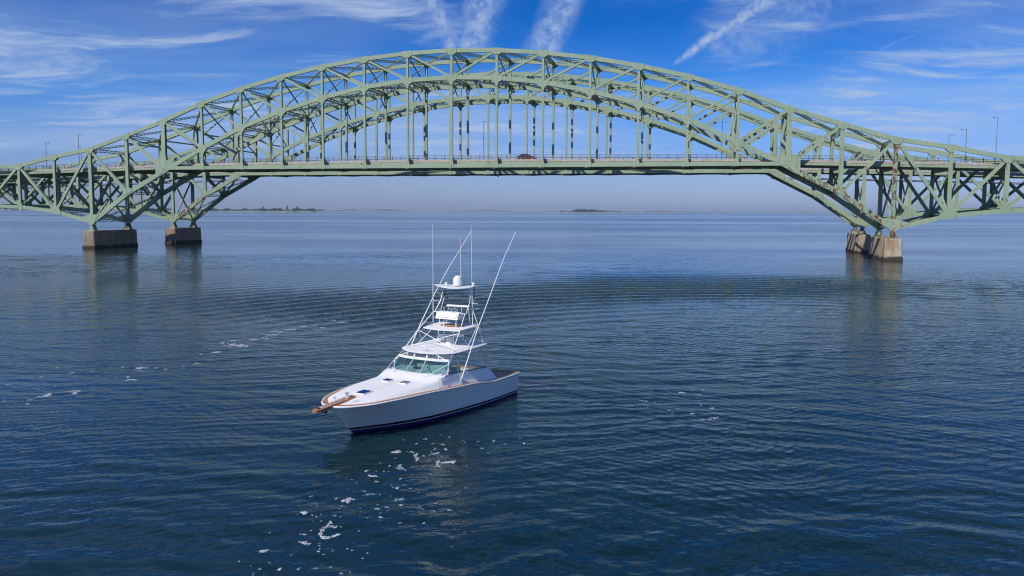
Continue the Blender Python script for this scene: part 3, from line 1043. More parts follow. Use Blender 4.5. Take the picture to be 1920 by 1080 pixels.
    # little platform and rail over each arch foot
    for i in (2, 16):
        q = 1 if i == 2 else -1
        x = sx(i) + q * 1.6
        mb = MB()
        for zz in (21.9, 22.4):
            mb.tube([(x - 0.9, -0.45, zz), (x + 0.9, -0.45, zz)], 0.035, 6)
        for xx in (-0.9, 0, 0.9):
            mb.tube([(x + xx, -0.45, 21.2), (x + xx, -0.45, 22.4)], 0.035, 6)
        mb.build("platform_rail_frame", "rail", root)
    return root


near = bridge(
    W_NEAR, "wide pale green steel arch bridge standing in front of its narrower twin", "bridge", "twin green arch bridges", tuple(BR_O), False, True
)
far_loc = BR_O + BR_N * SEP
far = bridge(
    W_FAR, "narrower pale green steel arch bridge standing behind the wider one", "bridge", "twin green arch bridges", tuple(far_loc), True, False
)
# inspection pipe slung beneath the far bridge
mb = MB()
for y in (1.6, W_FAR - 1.6):
    for a, b in ((NMIN, 2), (16, NMAX)):
        for s in np.arange(a, b, 1.0):
            mb.tube([(sx(s), y, zroad(s) - 2.35), (sx(s + 1), y, zroad(s + 1) - 2.35)], 0.09, 6)
            mb.bar((sx(s), y, zroad(s) - 2.35), (sx(s), y, zroad(s) - 1.6), 0.05, 0.05, (1, 0, 0))
o = mb.build("conduit_rack_frame", "rail", far)
o["kind"] = "stuff"
# navigation lamp hanging under the near span
nav = MB().tube([(sx(10.02), 0.5, 18.95), (sx(10.02), 0.5, 17.5)], 0.035, 6)
nav_o = nav.build("navigation_lamp", "rail", near)
MB().lathe([(0.05, 0.0), (0.15, 0.06), (0.16, 0.45), (0.12, 0.58), (0.04, 0.6)], (sx(10.02), 0.5, 16.95), 10).build("lamp_housing", "black", nav_o)
MB().tube([(sx(9.0), -0.42, 19.6), (sx(9.0), -0.42, 18.0)], 0.05, 6).build("down_pipe", "rail", near)


# ------------------------------------------------------------------ piers
def pier(root_loc, s, w, label, group, mat="pier"):
    c = Vector(root_loc) + BR_T * sx(s)
    t = thing("bridge_pier", label, "bridge pier", tuple(c), BR_A, group)
    y0, y1 = -1.75, w + 1.35

    def block(x_h0, x_h1, ya, yb, z0, z1, bat, name, cham=0.18):
        rows = []
        for z, e in ((z0, bat), (z1 - 0.10, 0.0), (z1, -0.10)):
            hx = x_h1 + e
            a, b = ya - e, yb + e
            rows.append([(-hx + cham, a, z), (hx - cham, a, z), (hx, a + cham, z), (hx, b - cham, z), (hx - cham, b, z), (-hx + cham, b, z), (-hx, b - cham, z), (-hx, a + cham, z)])
        mb = MB().grid(rows, close=True)
        mb.f += [tuple(range(8)), tuple(range(16, 24))]
        return mb.build(name, mat, t)

    block(0, 1.58, y0, y1, 0.72, PIER_TOP, 0.10, "shaft")
    block(0, 1.80, y0 - 0.14, y1 + 0.14, -3.0, 0.70, 0.05, "footing")
    return t


g_p = "concrete piers of the twin bridges"
pier(BR_O, 0, W_NEAR, "long shaded concrete pier with pale sunlit end, carrying the front bridge beside the island side", g_p, "pier_shade_tint")
pier(BR_O, 18, W_NEAR, "tan concrete pier with two diagonal shadow stripes, under the rusty foot of the front bridge", g_p)
pier(far_loc, 0, W_FAR, "smaller rust-streaked concrete pier under the rear bridge, standing near the long shaded pier", g_p, "pier_shade_tint")
pier(far_loc, 18, W_FAR, "brown stained concrete pier half hidden behind the tan pier with stripes", g_p)


# ------------------------------------------------------------------ street lamps
def street_lamp(px, py_top, off, arm, label, far_lamp=False):
    """A lamp on a bridge deck: off metres behind the front truss."""
    d = direction(px, py_top)
    n2 = BR_N
    k = (off + n2.dot(BR_O)) / (n2.x * d.x + n2.y * d.y)
    p = Vector((0, 0, CAM_H)) + d * k
    s = BR_T.dot(p - BR_O) / L + 9
    base = Vector((p.x, p.y, zroad(s) + 0.004))
    h = p.z - base.z
    t = thing("street_lamp", label, "street lamp", tuple(base), BR_A, "street lamps on the bridges")
    MB().lathe([(0.15, 0.0), (0.15, 0.25), (0.10, 0.3), (0.08, h * 0.5), (0.055, h)], (0, 0, 0), 8).build("pole", "lamp_steel", t)
    MB().tube([(0, 0, h - 0.30), (arm * 0.4, 0, h - 0.2), (arm * 0.8, 0, h - 0.22)], 0.035, 6).build("arm", "lamp_steel", t)
    mb = MB()
    mb.lathe([(0.04, 0.0), (0.15, 0.05), (0.19, 0.14), (0.10, 0.22)], (arm * 0.92, 0, h - 0.36), 8)
    mb.build("lamp_head", "lamp_steel", t)
    return t


R_NEAR, R_FAR = W_NEAR - 0.85, SEP + W_FAR - 0.85
street_lamp(85.5, 266, R_NEAR, 1, "slim grey street lamp farthest from the arch on the island side of the bridge")
street_lamp(146.5, 250, R_NEAR, 1, "taller of two grey street lamps rising close together above the descending chord")
street_lamp(151.5, 273, R_FAR, -1, "shorter of two grey street lamps close together, its arm pointing back over the far deck")
street_lamp(551, 241, R_FAR, 1, "grey street lamp seen through the bracing where the arch climbs")
street_lamp(907, 227, R_FAR, 1, "thin grey street lamp standing between hangers near the middle of the span")
street_lamp(1354.5, 227, R_FAR, 1, "grey street lamp seen under the descending arch near its rusty end")
street_lamp(1780, 251, SEP + 0.85, 1, "short pale street lamp, first beyond the rusty pier, its arm turned outward")
street_lamp(1812.5, 241, R_NEAR, -1, "middle street lamp of the three beyond the rusty pier")
street_lamp(1871, 218, R_FAR, -1, "tallest street lamp of the three beyond the rusty pier")


# ------------------------------------------------------------------ car on the bridge
def car(s, off, label):
    p = BR_O + BR_T * sx(s) + BR_N * off
    z = zroad(s) - 0.212
    t = thing("hatchback_car", label, "car", (p.x, p.y, z + 0.004), BR_A)
    hw = 0.88
    # side outline of a hatchback heading along +x
    lower = [(-1.95, 0.34), (-2.02, 0.62), (-1.98, 0.92), (-1.7, 1.0), (0.75, 0.98), (1.75, 0.82), (2.05, 0.64), (2.06, 0.36)]
    rows = []
    for yy, inset in ((-hw, 0.06), (-hw - 0.02, 0.0), (hw + 0.02, 0.0), (hw, 0.06)):
        rows.append([(x * (1 - inset * 0.3), yy, z_ + (0.02 if z_ < 0.5 else -0.02) * (inset > 0)) for x, z_ in lower])
    mb = MB().grid(rows, close=True)
    n = len(lower)
    mb.f += [tuple(range(n)), tuple(range(3 * n, 4 * n))]
    mb.build("body", "red_paint", t, True)
    cab = [(-1.75, 0.98), (-1.25, 1.42), (-0.6, 1.50), (0.2, 1.47), (1.05, 0.97)]
    mb = MB()
    rows = [[(x, yy * (1.0 if z_ < 1.1 else 0.80), z_) for x, z_ in cab] for yy in (-hw + 0.03, hw - 0.03)]
    mb.grid(rows)
    mb.f += [tuple(range(5)), tuple(range(5, 10))]
    mb.build("cabin_glass", "car_glass", t)
    MB().grid([[(x, yy, z_ + 0.012) for x, z_ in ((-1.3, 1.41), (-0.6, 1.505), (0.2, 1.475), (0.32, 1.42))] for yy in (-0.69, 0.69)]).build("roof", "car_glass", t)
    for xx in (-1.05, -0.25, 0.55):
        for sg in (-1, 1):
            MB().bar((xx - 0.05, sg * 0.86, 0.98), (xx - 0.02, sg * 0.70, 1.44), 0.08, 0.05, (1, 0, 0)).build("pillar", "red_paint", t)
    for xx in (-1.25, 1.3):
        for sg in (-1, 1):
            wy = sg * 0.80
            whl = MB().tube([(xx, wy - 0.10, 0.33), (xx, wy + 0.10, 0.33)], 0.33, 14).build("wheel", "tyre", t)
            MB().tube([(xx, wy + sg * 0.10, 0.33), (xx, wy + sg * 0.115, 0.33)], 0.20, 10).build("rim", "rim", whl)
    for sg in (-1, 1):
        MB().box((1.90, sg * 0.66 - 0.14, 0.62), (2.06, sg * 0.66 + 0.14, 0.74)).build("headlight", "head_lens", t)
        MB().box((-2.05, sg * 0.68 - 0.10, 0.72), (-1.97, sg * 0.68 + 0.10, 0.92)).build("tail_light", "red_paint", t)
    return t


car(10.60, 3.2, "maroon hatchback driving across the middle of the bridge deck")

# ------------------------------------------------------------------ sport fishing boat
BOAT_O = (-6.939, 36.938, 0.0)
boat = thing(
    "fishing_boat", "white sport fishing boat with tall tube tower, teak bow pulpit and pale grey hull", "boat", BOAT_O, R(-121.5)
)
X_T = -10.85  # transom
SHEER_Z = [(1.35, 1.44), (0.5, 1.46), (-1.0, 1.50), (-2.7, 1.50), (-4.4, 1.43), (-6.0, 1.36), (-6.9, 1.29), (-7.5, 1.20), (-8.1, 1.14), (-10.9, 1.14)]
SHEER_Y = [(1.35, 0.0), (1.30, 0.28), (1.15, 0.58), (0.85, 0.92), (0.2, 1.35), (-0.7, 1.66), (-1.5, 1.84), (-2.7, 2.01), (-4.4, 2.11), (-6.0, 2.13), (-7.5, 2.10), (-9.0, 2.05), (-10.9, 1.97)]
WL_Y = [(0.0, 0.0), (-0.3, 0.19), (-0.76, 0.47), (-1.4, 0.83), (-2.1, 1.17), (-3.0, 1.50), (-3.8, 1.70), (-6.0, 1.93), (-8.3, 1.95), (-10.9, 1.84)]


def sheer_z(x):
    return smooth_table(SHEER_Z, x)


def sheer_y(x):
    return smooth_table(SHEER_Y, x)


NU = 44
U = [(k / NU) ** 1.7 for k in range(NU + 1)]


def hull_pt(u, t):
    """u 0 stem .. 1 transom, t 0 waterline .. 1 sheer."""
    xw, xs = u * X_T, 1.35 + u * (X_T - 1.35)
    x = xw + (xs - xw) * t
    yw, ysh = smooth_table(WL_Y, xw), sheer_y(xs)
    p = 1.9 - 0.8 * min(1.0, u * 1.6)
    y = yw + (ysh - yw) * t**p
    return x, y, t * sheer_z(xs)


def hull_row(t, dy=0.0):
    return [hull_pt(u, t) for u in U]


def hull_band(name, rows, mat, parent=boat, transom=True):
    mb = MB()
    for sg in (1, -1):
        mb.grid([[(x, y * sg, z) for x, y, z in r] for r in rows])
    if transom:
        a = [r[-1] for r in rows]
        mb.grid([[(x, y, z) for x, y, z in a], [(x, -y, z) for x, y, z in a]])
    return mb.build(name, mat, parent, True)


t_of = lambda z: z / 1.35
below = []
for dz_, sc_, fx in ((-0.65, 0.0, -0.9), (-0.45, 0.55, -0.55), (-0.18, 0.93, -0.18)):
    below.append([(fx + u * (X_T - fx), smooth_table(WL_Y, u * X_T) * sc_, dz_) for u in U])
T1, T2, T3 = t_of(0.135), t_of(0.165), t_of(0.265)
hull_band("hull_bottom", below + [hull_row(0.0), hull_row(T1)], "navy")
hull_band("pinstripe", [hull_row(T1), hull_row(T2)], "white_line")
hull_band("boot_stripe", [hull_row(T2), hull_row(T3)], "black_stripe")
hull_band("hull", [hull_row(T3 + (1 - T3) * k / 10) for k in range(11)], "hull")

# rub rail and teak toe rail along the sheer
sheer_pts = [hull_pt(u, 1.0) for u in U]
loop = [(x, y, z) for x, y, z in reversed(sheer_pts)] + [(x, -y, z) for x, y, z in sheer_pts[1:]]
MB().tube([(x + (0.03 if x > 0.9 else 0), y * 1.008, z) for x, y, z in loop], 0.045, 8).build("rub_rail", "white_gel", boat, True)


def inboard(pt, d):
    """Shift a sheer point inwards in plan by d metres."""
    x, y, z = pt
    e = 0.02
    xa = min(x + e, 1.349)
    slope = (sheer_y(xa) - sheer_y(x - e)) / (xa - (x - e)) if x < 1.3 else -3.0
    n = Vector((slope, -1.0)).normalized()
    return x + n.x * d, max(0.0, y + n.y * d), z


def rail_strip(d0, d1, z0, z1, name, mat, x_from=2.0, x_to=-20.0):
    mb = MB()
    for sg in (1, -1):
        rows = []
        for p in sheer_pts:
            if not (x_to <= p[0] <= x_from):
                continue
            a, b = inboard(p, d0), inboard(p, d1)
            rows.append([(a[0], a[1] * sg, a[2] + z0), (a[0], a[1] * sg, a[2] + z1), (b[0], b[1] * sg, b[2] + z1), (b[0], b[1] * sg, b[2] + z0)])
        mb.grid(rows, close=True)
    return mb.build(name, mat, boat, True)


rail_strip(0.045, 0.215, 0.0, 0.05, "toe_rail", "teak")
rail_strip(0.21, 0.32, -0.02, 0.028, "side_deck", "white_gel")

# foredeck with its raised, crowned trunk running up to the deckhouse face
PLAT = [(1.2, 1.46), (0.5, 1.53), (0.0, 1.60), (-1.2, 1.68), (-2.6, 1.74), (-3.2, 1.77), (-3.5, 1.80), (-3.75, 1.87), (-4.15, 1.98), (-4.6, 2.01), (-5.0, 2.02)]


def plateau(x, y):
    # the house front curves aft towards its corners
    return smooth_table(PLAT, x + 0.0 * y + 0.16 * (abs(y) / 1.7) ** 3 * (1 if x < -3.2 else 0))


mb = MB()
rows = []
for x in [1.22, 1.15, 1.0, 0.8, 0.5, 0.2, -0.2, -0.7, -1.2, -1.8, -2.4, -2.9, -3.2, -3.4, -3.55, -3.7, -3.85, -4.0, -4.15, -4.3, -4.45]:
    ye = max(0.06, inboard((x, sheer_y(x), 0), 0.16)[1])
    zs_ = sheer_z(x) + 0.03
    k = min(1.0, max(0.0, (0.9 - x) / 5.2))
    k2 = min(1.0, max(0.0, (-3.3 - x) / 1.0))
    k2 = k2 * k2 * (3 - 2 * k2)
    yp = ye - (0.10 + 0.22 * k) * (1 - k2) - 0.15 * k2
    row = []
    for f in np.linspace(-1, 1, 41):
        y = f * ye
        a = (abs(y) - yp + 0.10) / max(ye - yp + 0.10, 0.01)
        a = min(1.0, max(0.0, a))
        a = a * a * (3 - 2 * a)
        zp_ = plateau(x, y) - 0.02 * (y / 1.8) ** 2
        row.append((x, y, zp_ * (1 - a) + zs_ * a))
    rows.append(row)
mb.grid(rows)
mb.build("foredeck", "deck_white", boat, True)
MB().box((-3.35, -0.018, 0), (0.0, 0.018, 0)).grid([[(x, -0.02, plateau(x, 0) + 0.004), (x, 0.02, plateau(x, 0) + 0.004)] for x in np.linspace(0.0, -3.3, 24)]).build("deck_seam", "white_gel", boat)

# deckhouse sides running aft beside the helm deck
SHOULDER = [(-4.10, 1.74, 1.93), (-4.45, 1.745, 1.995), (-5.0, 1.73, 1.99), (-6.0, 1.72, 1.945), (-7.0, 1.70, 1.895), (-8.0, 1.67, 1.835), (-8.35, 1.66, 1.80), (-8.6, 1.68, 1.55), (-8.9, 1.72, 1.20)]
mb = MB()
for sg in (1, -1):
    rows = []
    for x, ysd, zsd in SHOULDER:
        ye = inboard((x, sheer_y(x), 0), 0.16)[1]
        ze = sheer_z(x) + 0.03
        rows.append(
            [(x, sg * ye, ze), (x, sg * (ye - 0.05), ze + 0.04), (x, sg * (ysd + 0.12), ze + (zsd - ze) * 0.40), (x, sg * (ysd + 0.07), ze + (zsd - ze) * 0.72), (x, sg * (ysd + 0.02), zsd - 0.02), (x, sg * (ysd - 0.04), zsd), (x, sg * (ysd - 0.16), zsd), (x, sg * (ysd - 0.18), 0.70)]
        )
    mb.grid(rows)
mb.build("deckhouse_side", "white_gel", boat, True)
MB().grid([[(-4.35, y, 0.75) for y in (-1.57, 1.57)], [(-4.35, y, 1.98) for y in (-1.57, 1.57)]]).build("bulkhead", "white_gel", boat)
MB().box((-8.5, -1.6, 0.62), (-4.3, 1.6, 0.72)).build("helm_deck", "liner", boat)
MB().box((-8.56, -1.62, 0.30), (-8.46, 1.62, 0.72)).build("deck_step", "white_gel", boat)

# cockpit
MB().box((-10.75, -1.75, 0.30), (-8.5, 1.75, 0.36)).build("cockpit_sole", "teak_bare", boat)
for sg, nm in ((1, "p"), (-1, "s")):
    mb = MB()
    rows = [[(x, sg * (sheer_y(x) - 0.34), 0.34), (x, sg * (sheer_y(x) - 0.30), 1.12)] for x in np.linspace(-8.55, -10.72, 8)]
    mb.grid(rows)
    mb.build("cockpit_liner", "liner", boat)
    mb = MB()
    rows = []
    for x in np.linspace(-8.75, -10.84, 8):
        yo, yi = sheer_y(x) - 0.04, sheer_y(x) - 0.33
        rows.append([(x, sg * yo, 1.135), (x, sg * yo, 1.175), (x, sg * yi, 1.175), (x, sg * yi, 1.135)])
    mb.grid(rows, close=True)
    mb.f += [(0, 1, 2, 3), (28, 29, 30, 31)]
    mb.build("covering_board", "teak_bare", boat)
MB().box((-10.84, -1.62, 1.138), (-10.52, 1.62, 1.178)).build("transom_board", "teak_bare", boat)
MB().box((-10.56, -1.62, 0.34), (-10.53, 1.62, 1.137)).build("transom_liner", "liner", boat)

# windshield
BASE = [(-4.78, -1.68, 2.02), (-4.42, -1.15, 2.015), (-4.25, -0.42, 2.01), (-4.25, 0.42, 2.01), (-4.42, 1.15, 2.015), (-4.78, 1.68, 2.02)]
HEAD = [(-5.12, -1.50, 2.55), (-4.95, -1.0, 2.55), (-4.84, -0.38, 2.56), (-4.84, 0.38, 2.56), (-4.95, 1.0, 2.55), (-5.12, 1.50, 2.55)]


def pane(quad, name="windshield_pane", mat="tint_glass", th=0.008):
    a, b, c_, d = [Vector(p) for p in quad]
    n = (b - a).cross(d - a).normalized() * th
    mb = MB()
    mb.add([p - n for p in (a, b, c_, d)] + [p + n for p in (a, b, c_, d)], [(3, 2, 1, 0), (4, 5, 6, 7), (0, 1, 5, 4), (1, 2, 6, 5), (2, 3, 7, 6), (3, 0, 4, 7)])
    return mb.build(name, mat, boat)


for k in range(5):
    pane([BASE[k], BASE[k + 1], HEAD[k + 1], HEAD[k]])
for k in (0, 2, 3, 5):
    MB().bar(BASE[k], HEAD[k], 0.055, 0.045).build("windshield_mullion", "bright_alu", boat)
MB().tube(BASE, 0.022, 6).build("windshield_sill", "bright_alu", boat)
mb = MB()
for a, b in zip(HEAD[:-1], HEAD[1:]):
    mb.bar((a[0], a[1], a[2] + 0.03), (b[0], b[1], b[2] + 0.03), 0.07, 0.12)
mb.build("windshield_header_frame", "white_gel", boat)
for sg in (1, -1):
    tip = (-8.22, sg * 1.645, 1.835)
    s0 = (-4.80, sg * 1.68, 2.03)
    top = (-5.14, sg * 1.52, 2.56)
    mid_b, mid_t = (-5.60, sg * 1.675, 1.985), (-5.75, sg * 1.53, 2.455)
    pane([s0, mid_b, mid_t, top])
    pane([mid_b, (-7.2, sg * 1.655, 1.90), (-7.2, sg * 1.60, 2.12), mid_t])
    MB().add([(-7.2, sg * 1.655, 1.90), tip, (-7.2, sg * 1.60, 2.12)], [(0, 1, 2)]).build("windshield_pane", "tint_glass", boat)
    MB().bar(mid_b, mid_t, 0.05, 0.05).build("windshield_mullion", "bright_alu", boat)
    MB().tube([top, mid_t, (-7.2, sg * 1.60, 2.13), tip], 0.028, 6).build("side_window_frame", "bright_alu", boat)
    MB().tube([s0, mid_b, (-7.2, sg * 1.655, 1.89), tip], 0.018, 6).build("side_window_frame", "black", boat)

for a, b in (((-4.36, -1.05, 2.03), (-4.60, -0.62, 2.30)), ((-4.25, -0.05, 2.02), (-4.52, 0.34, 2.29)), ((-4.42, 1.02, 2.03), (-4.62, 0.60, 2.27))):
    wip = MB().tube([a, b], 0.012, 6).build("wiper", "black", boat)
    bb = Vector(b)
    MB().tube([bb + Vector((0.10, -0.04, -0.16)), bb + Vector((-0.10, 0.04, 0.16))], 0.011, 6).build("blade", "black", wip)

# clear enclosure between the windshield header and the hardtop
TOPF = [(-5.42, -1.48, 2.86), (-5.12, -0.95, 2.87), (-4.98, -0.36, 2.87), (-4.98, 0.36, 2.87), (-5.12, 0.95, 2.87), (-5.42, 1.48, 2.86)]
for k in range(5):
    a, b = HEAD[k], HEAD[k + 1]
    pane([(a[0], a[1], a[2] + 0.09), (b[0], b[1], b[2] + 0.09), TOPF[k + 1], TOPF[k]], "enclosure_pane", "vinyl", 0.003)
for k in (1, 2, 3, 4):
    a = HEAD[k]
    MB().bar((a[0], a[1], a[2] + 0.09), TOPF[k], 0.075 if k in (2, 3) else 0.03, 0.03).build("enclosure_post", "white_gel" if k in (2, 3) else "bright_alu", boat)
for sg in (1, -1):
    q = [(-5.16, sg * 1.51, 2.60), (-7.25, sg * 1.60, 2.15), (-7.9, sg * 1.56, 2.93), (-5.44, sg * 1.50, 2.86)]
    pane(q, "enclosure_pane", "vinyl", 0.003)
    q = [(-7.27, sg * 1.60, 2.15), (-8.2, sg * 1.645, 1.86), (-8.12, sg * 1.55, 2.95), (-7.92, sg * 1.56, 2.93)]
    pane(q, "enclosure_pane", "vinyl", 0.003)

# helm station and seats seen through the glass
mb = MB().prism([(-4.40, 0.72), (-4.40, 1.96), (-4.62, 2.03), (-5.25, 2.10), (-5.5, 1.85), (-5.6, 0.72)], -1.5, 1.5)
mb.build("dash_console", "cushion", boat)
MB().box((-5.10, -0.45, 2.085), (-4.85, 0.05, 2.13)).build("instrument_panel", "black", boat)
MB().prism([(-5.35, 2.08), (-5.0, 2.06), (-4.96, 2.26), (-5.2, 2.34), (-5.42, 2.12)], -0.30, 1.40).build("instrument_pod", "cushion", boat)
wheel = MB().tube([(-5.66 + 0.03 * math.sin(a), 0.55 + 0.24 * math.cos(a), 1.75 + 0.24 * math.sin(a)) for a in np.linspace(0, 2 * PI, 17)], 0.016, 6).build("steering_wheel", "bright_alu", boat)
MB().tube([(-5.66, 0.55, 1.75), (-5.5, 0.55, 1.72)], 0.03, 6).build("hub", "black", wheel)
for sx_, sy in ((-6.45, 0.55), (-6.45, -0.7)):
    seat = MB().box((sx_ - 0.28, sy - 0.33, 1.18), (sx_ + 0.28, sy + 0.33, 1.34)).build("helm_seat", "cushion", boat)
    MB().box((sx_ - 0.34, sy - 0.33, 1.35), (sx_ - 0.22, sy + 0.33, 1.95)).build("backrest", "cushion", seat)
    MB().lathe([(0.18, 0.0), (0.06, 0.06), (0.05, 0.44)], (sx_, sy, 0.73), 10).build("pedestal", "bright_alu", seat)
MB().box((-8.2, -1.45, 0.73), (-7.1, -0.75, 1.15)).build("lounge_seat", "cushion", boat)

# hardtop
mb = MB()
outline = [(-8.42, -1.52), (-8.44, 0), (-8.42, 1.52), (-8.0, 1.60), (-6.8, 1.64), (-5.75, 1.68), (-5.45, 1.60), (-5.18, 1.32), (-4.86, 0.78), (-4.74, 0.0), (-4.86, -0.78), (-5.18, -1.32), (-5.45, -1.60), (-5.75, -1.68), (-6.8, -1.64), (-8.0, -1.60)]
ztop = lambda x: 2.915 + 0.025 * (-5.0 - x)
cx_ = -6.6
rows = []
for ins, dz_ in ((0.06, -0.075), (0.0, -0.05), (0.0, -0.015), (0.05, 0.0)):
    rows.append([(cx_ + (x - cx_) * (1 - ins / 1.8), y * (1 - ins / 1.8), ztop(x) + dz_) for x, y in outline])
n = len(outline)
mb.grid(rows, close=True)
mb.f += [tuple(range(n)), tuple(range(3 * n, 4 * n))]
mb.build("hardtop", "deck_white", boat)
for x in (-8.3, ):
    for y in (-0.15, 0.1, 0.35, 0.6, 0.85, 1.1):
        holder = MB().tube([(x, y, 2.98), (x - 0.1, y, 3.24)], 0.03, 8).build("rod_holder", "bright_alu", boat)
        MB().tube([(x - 0.1, y, 3.24), (x - 0.115, y, 3.28)], 0.045, 8).build("cap", "black", holder)
hornb = MB().box((-5.22, -0.22, 2.925), (-5.10, 0.20, 2.95))
horn = hornb.build("horn_base", "bright_alu", boat)
MB().tube([(-5.16, -0.18, 2.94), (-5.16, -0.18, 3.14), (-5.16, 0.12, 3.14), (-5.16, 0.12, 2.94)], 0.022, 8).build("trumpet", "white_alu", horn)

# radar with its open array
radar = MB().lathe([(0.24, 0.0), (0.235, 0.06), (0.20, 0.12), (0.185, 0.30), (0.14, 0.36)], (-7.3, 0, 2.975), 16).build("radar", "white_gel", boat, True)
ca, sa = Vector((0.66, -1.15, 0)).normalized(), None
c0 = Vector((-7.38, 0.0, 3.40))
MB().bar(c0 - ca * 0.66, c0 + ca * 0.66, 0.10, 0.13).build("array_bar", "white_gel", radar)
tx = bpy.data.curves.new("array_lettering", "FONT")
tx.body = "GARMIN"
tx.size = 0.12
tx.align_x = "CENTER"
tx.align_y = "CENTER"
tx.extrude = 0.001
to = bpy.data.objects.new("array_lettering", tx)
dg = None
COL.objects.link(to)
bpy.context.view_layer.update()
me_t = bpy.data.meshes.new_from_object(to)
COL.objects.unlink(to)
bpy.data.objects.remove(to)
lt = bpy.data.objects.new("array_lettering", me_t)
COL.objects.link(lt)
me_t.materials.append(MAT["lamp_steel"])
lt.parent = radar
nrm = Vector((-ca.y, ca.x, 0))
if nrm.x < 0:
    nrm = -nrm
xax = Vector((0, 0, 1)).cross(nrm).normalized()
rm_ = Matrix((xax, Vector((0, 0, 1)), nrm)).transposed().to_4x4()
rm_.translation = c0 + nrm * 0.054 - xax * 0.28
lt.matrix_local = rm_


def tube(name, pts, r=0.028, mat="white_alu", n=8, parent=boat, r1=None):
    return MB().tube(pts, r * 0.72, n, r1 and r1 * 0.72).build(name, mat, parent, True)


for sg in (1, -1):
    Yp = lambda y: sg * y
    # legs carrying the hardtop
    tube("hardtop_leg", [(-4.28, Yp(1.80), 1.80), (-4.95, Yp(1.62), 2.42), (-5.50, Yp(1.46), 2.88)], 0.034, "bright_alu")
    tube("foot_loop", [(-4.22, Yp(1.80), 1.80), (-4.22, Yp(1.86), 1.86), (-4.30, Yp(1.88), 1.88)], 0.02, "bright_alu")
    tube("hardtop_brace", [(-3.98, Yp(0.95), 1.94), (-4.9, Yp(1.60), 2.45)], 0.018)
    tube("hardtop_brace", [(-4.98, Yp(0.78), 2.84), (-5.08, Yp(1.52), 2.54)], 0.026)
    tube("hardtop_brace", [(-5.6, Yp(1.58), 2.87), (-6.55, Yp(1.72), 2.08), (-6.72, Yp(1.76), 1.78)], 0.026, "bright_alu")
    tube("hardtop_leg", [(-7.95, Yp(1.55), 2.95), (-8.50, Yp(1.76), 1.52)], 0.032, "bright_alu")
    tube("hardtop_leg", [(-7.75, Yp(1.55), 2.95), (-8.22, Yp(1.70), 1.60)], 0.024, "bright_alu")
    for f in (0.2, 0.4, 0.6, 0.8):
        a = Vector((-7.95, Yp(1.55), 2.95)).lerp(Vector((-8.50, Yp(1.76), 1.52)), f)
        b = Vector((-7.75, Yp(1.55), 2.95)).lerp(Vector((-8.22, Yp(1.70), 1.60)), f)
        tube("ladder_rung", [a, b], 0.013, "bright_alu", 6)
    # tower
    tube("tower_leg", [(-5.50, Yp(1.42), 2.94), (-6.30, Yp(1.26), 3.72), (-7.20, Yp(0.98), 4.54), (-7.36, Yp(0.96), 4.60)], 0.032)
    tube("tower_leg", [(-7.36, Yp(0.96), 4.60), (-7.75, Yp(0.90), 5.10), (-7.95, Yp(0.84), 5.80)], 0.026)
    tube("tower_leg", [(-8.2, Yp(1.42), 2.99), (-8.05, Yp(1.22), 3.88), (-7.92, Yp(0.98), 4.70), (-8.10, Yp(0.92), 5.25)], 0.028)
    tube("tower_leg_cover", [(-8.10, Yp(0.92), 5.25), (-8.16, Yp(0.90), 5.84)], 0.034, "dark_tube")
    tube("tower_leg", [(-6.60, Yp(1.52), 2.95), (-7.9, Yp(1.24), 3.86)], 0.024)
    tube("tower_brace", [(-6.30, Yp(1.26), 3.72), (-5.85, Yp(-1.38), 2.98)], 0.024)
    tube("tower_brace", [(-6.30, Yp(1.26), 3.70), (-7.0, Yp(1.45), 2.96)], 0.018)
    tube("tower_rail", [(-7.36, Yp(0.96), 4.60), (-7.9, Yp(0.98), 4.68)], 0.022)
    tube("tower_rail", [(-7.9, Yp(0.98), 4.68), (-8.5, Yp(0.95), 4.72), (-8.55, Yp(0.0), 4.72)], 0.02)
    tube("antenna_bracket", [(-7.8, Yp(0.98), 5.05), (-7.8, Yp(1.38), 5.05)], 0.016, "white_alu", 6)
    # outrigger
    og = tube("outrigger", [(-5.62, Yp(1.86), 1.60), (-6.35, Yp(1.82), 2.70), (-7.22, Yp(1.76), 3.95), (-8.43, Yp(1.70), 5.48), (-9.38, Yp(1.60), 6.60), (-10.03, Yp(1.52), 7.30), (-11.32, Yp(1.42), 8.58)], 0.040, "white_alu", 8, boat, 0.020)
    tube("spreader", [(-7.22, Yp(1.76), 3.95), (-7.65, Yp(1.22), 3.9)], 0.016, "bright_alu", 6, og)
    tube("spreader", [(-8.45, Yp(1.70), 5.50), (-8.0, Yp(0.95), 5.25)], 0.014, "bright_alu", 6, og)
    tube("line_keeper", [(-7.25, Yp(1.95), 3.88), (-7.25, Yp(1.58), 4.10)], 0.012, "teak_bare", 6, og)
    tube("line_keeper", [(-8.9, Yp(1.82), 5.98), (-8.9, Yp(1.48), 6.15)], 0.012, "teak_bare", 6, og)
    MB().lathe([(0.07, 0), (0.06, 0.1), (0.045, 0.2)], (-5.60, Yp(1.86), 1.50), 10).build("mount", "bright_alu", og)

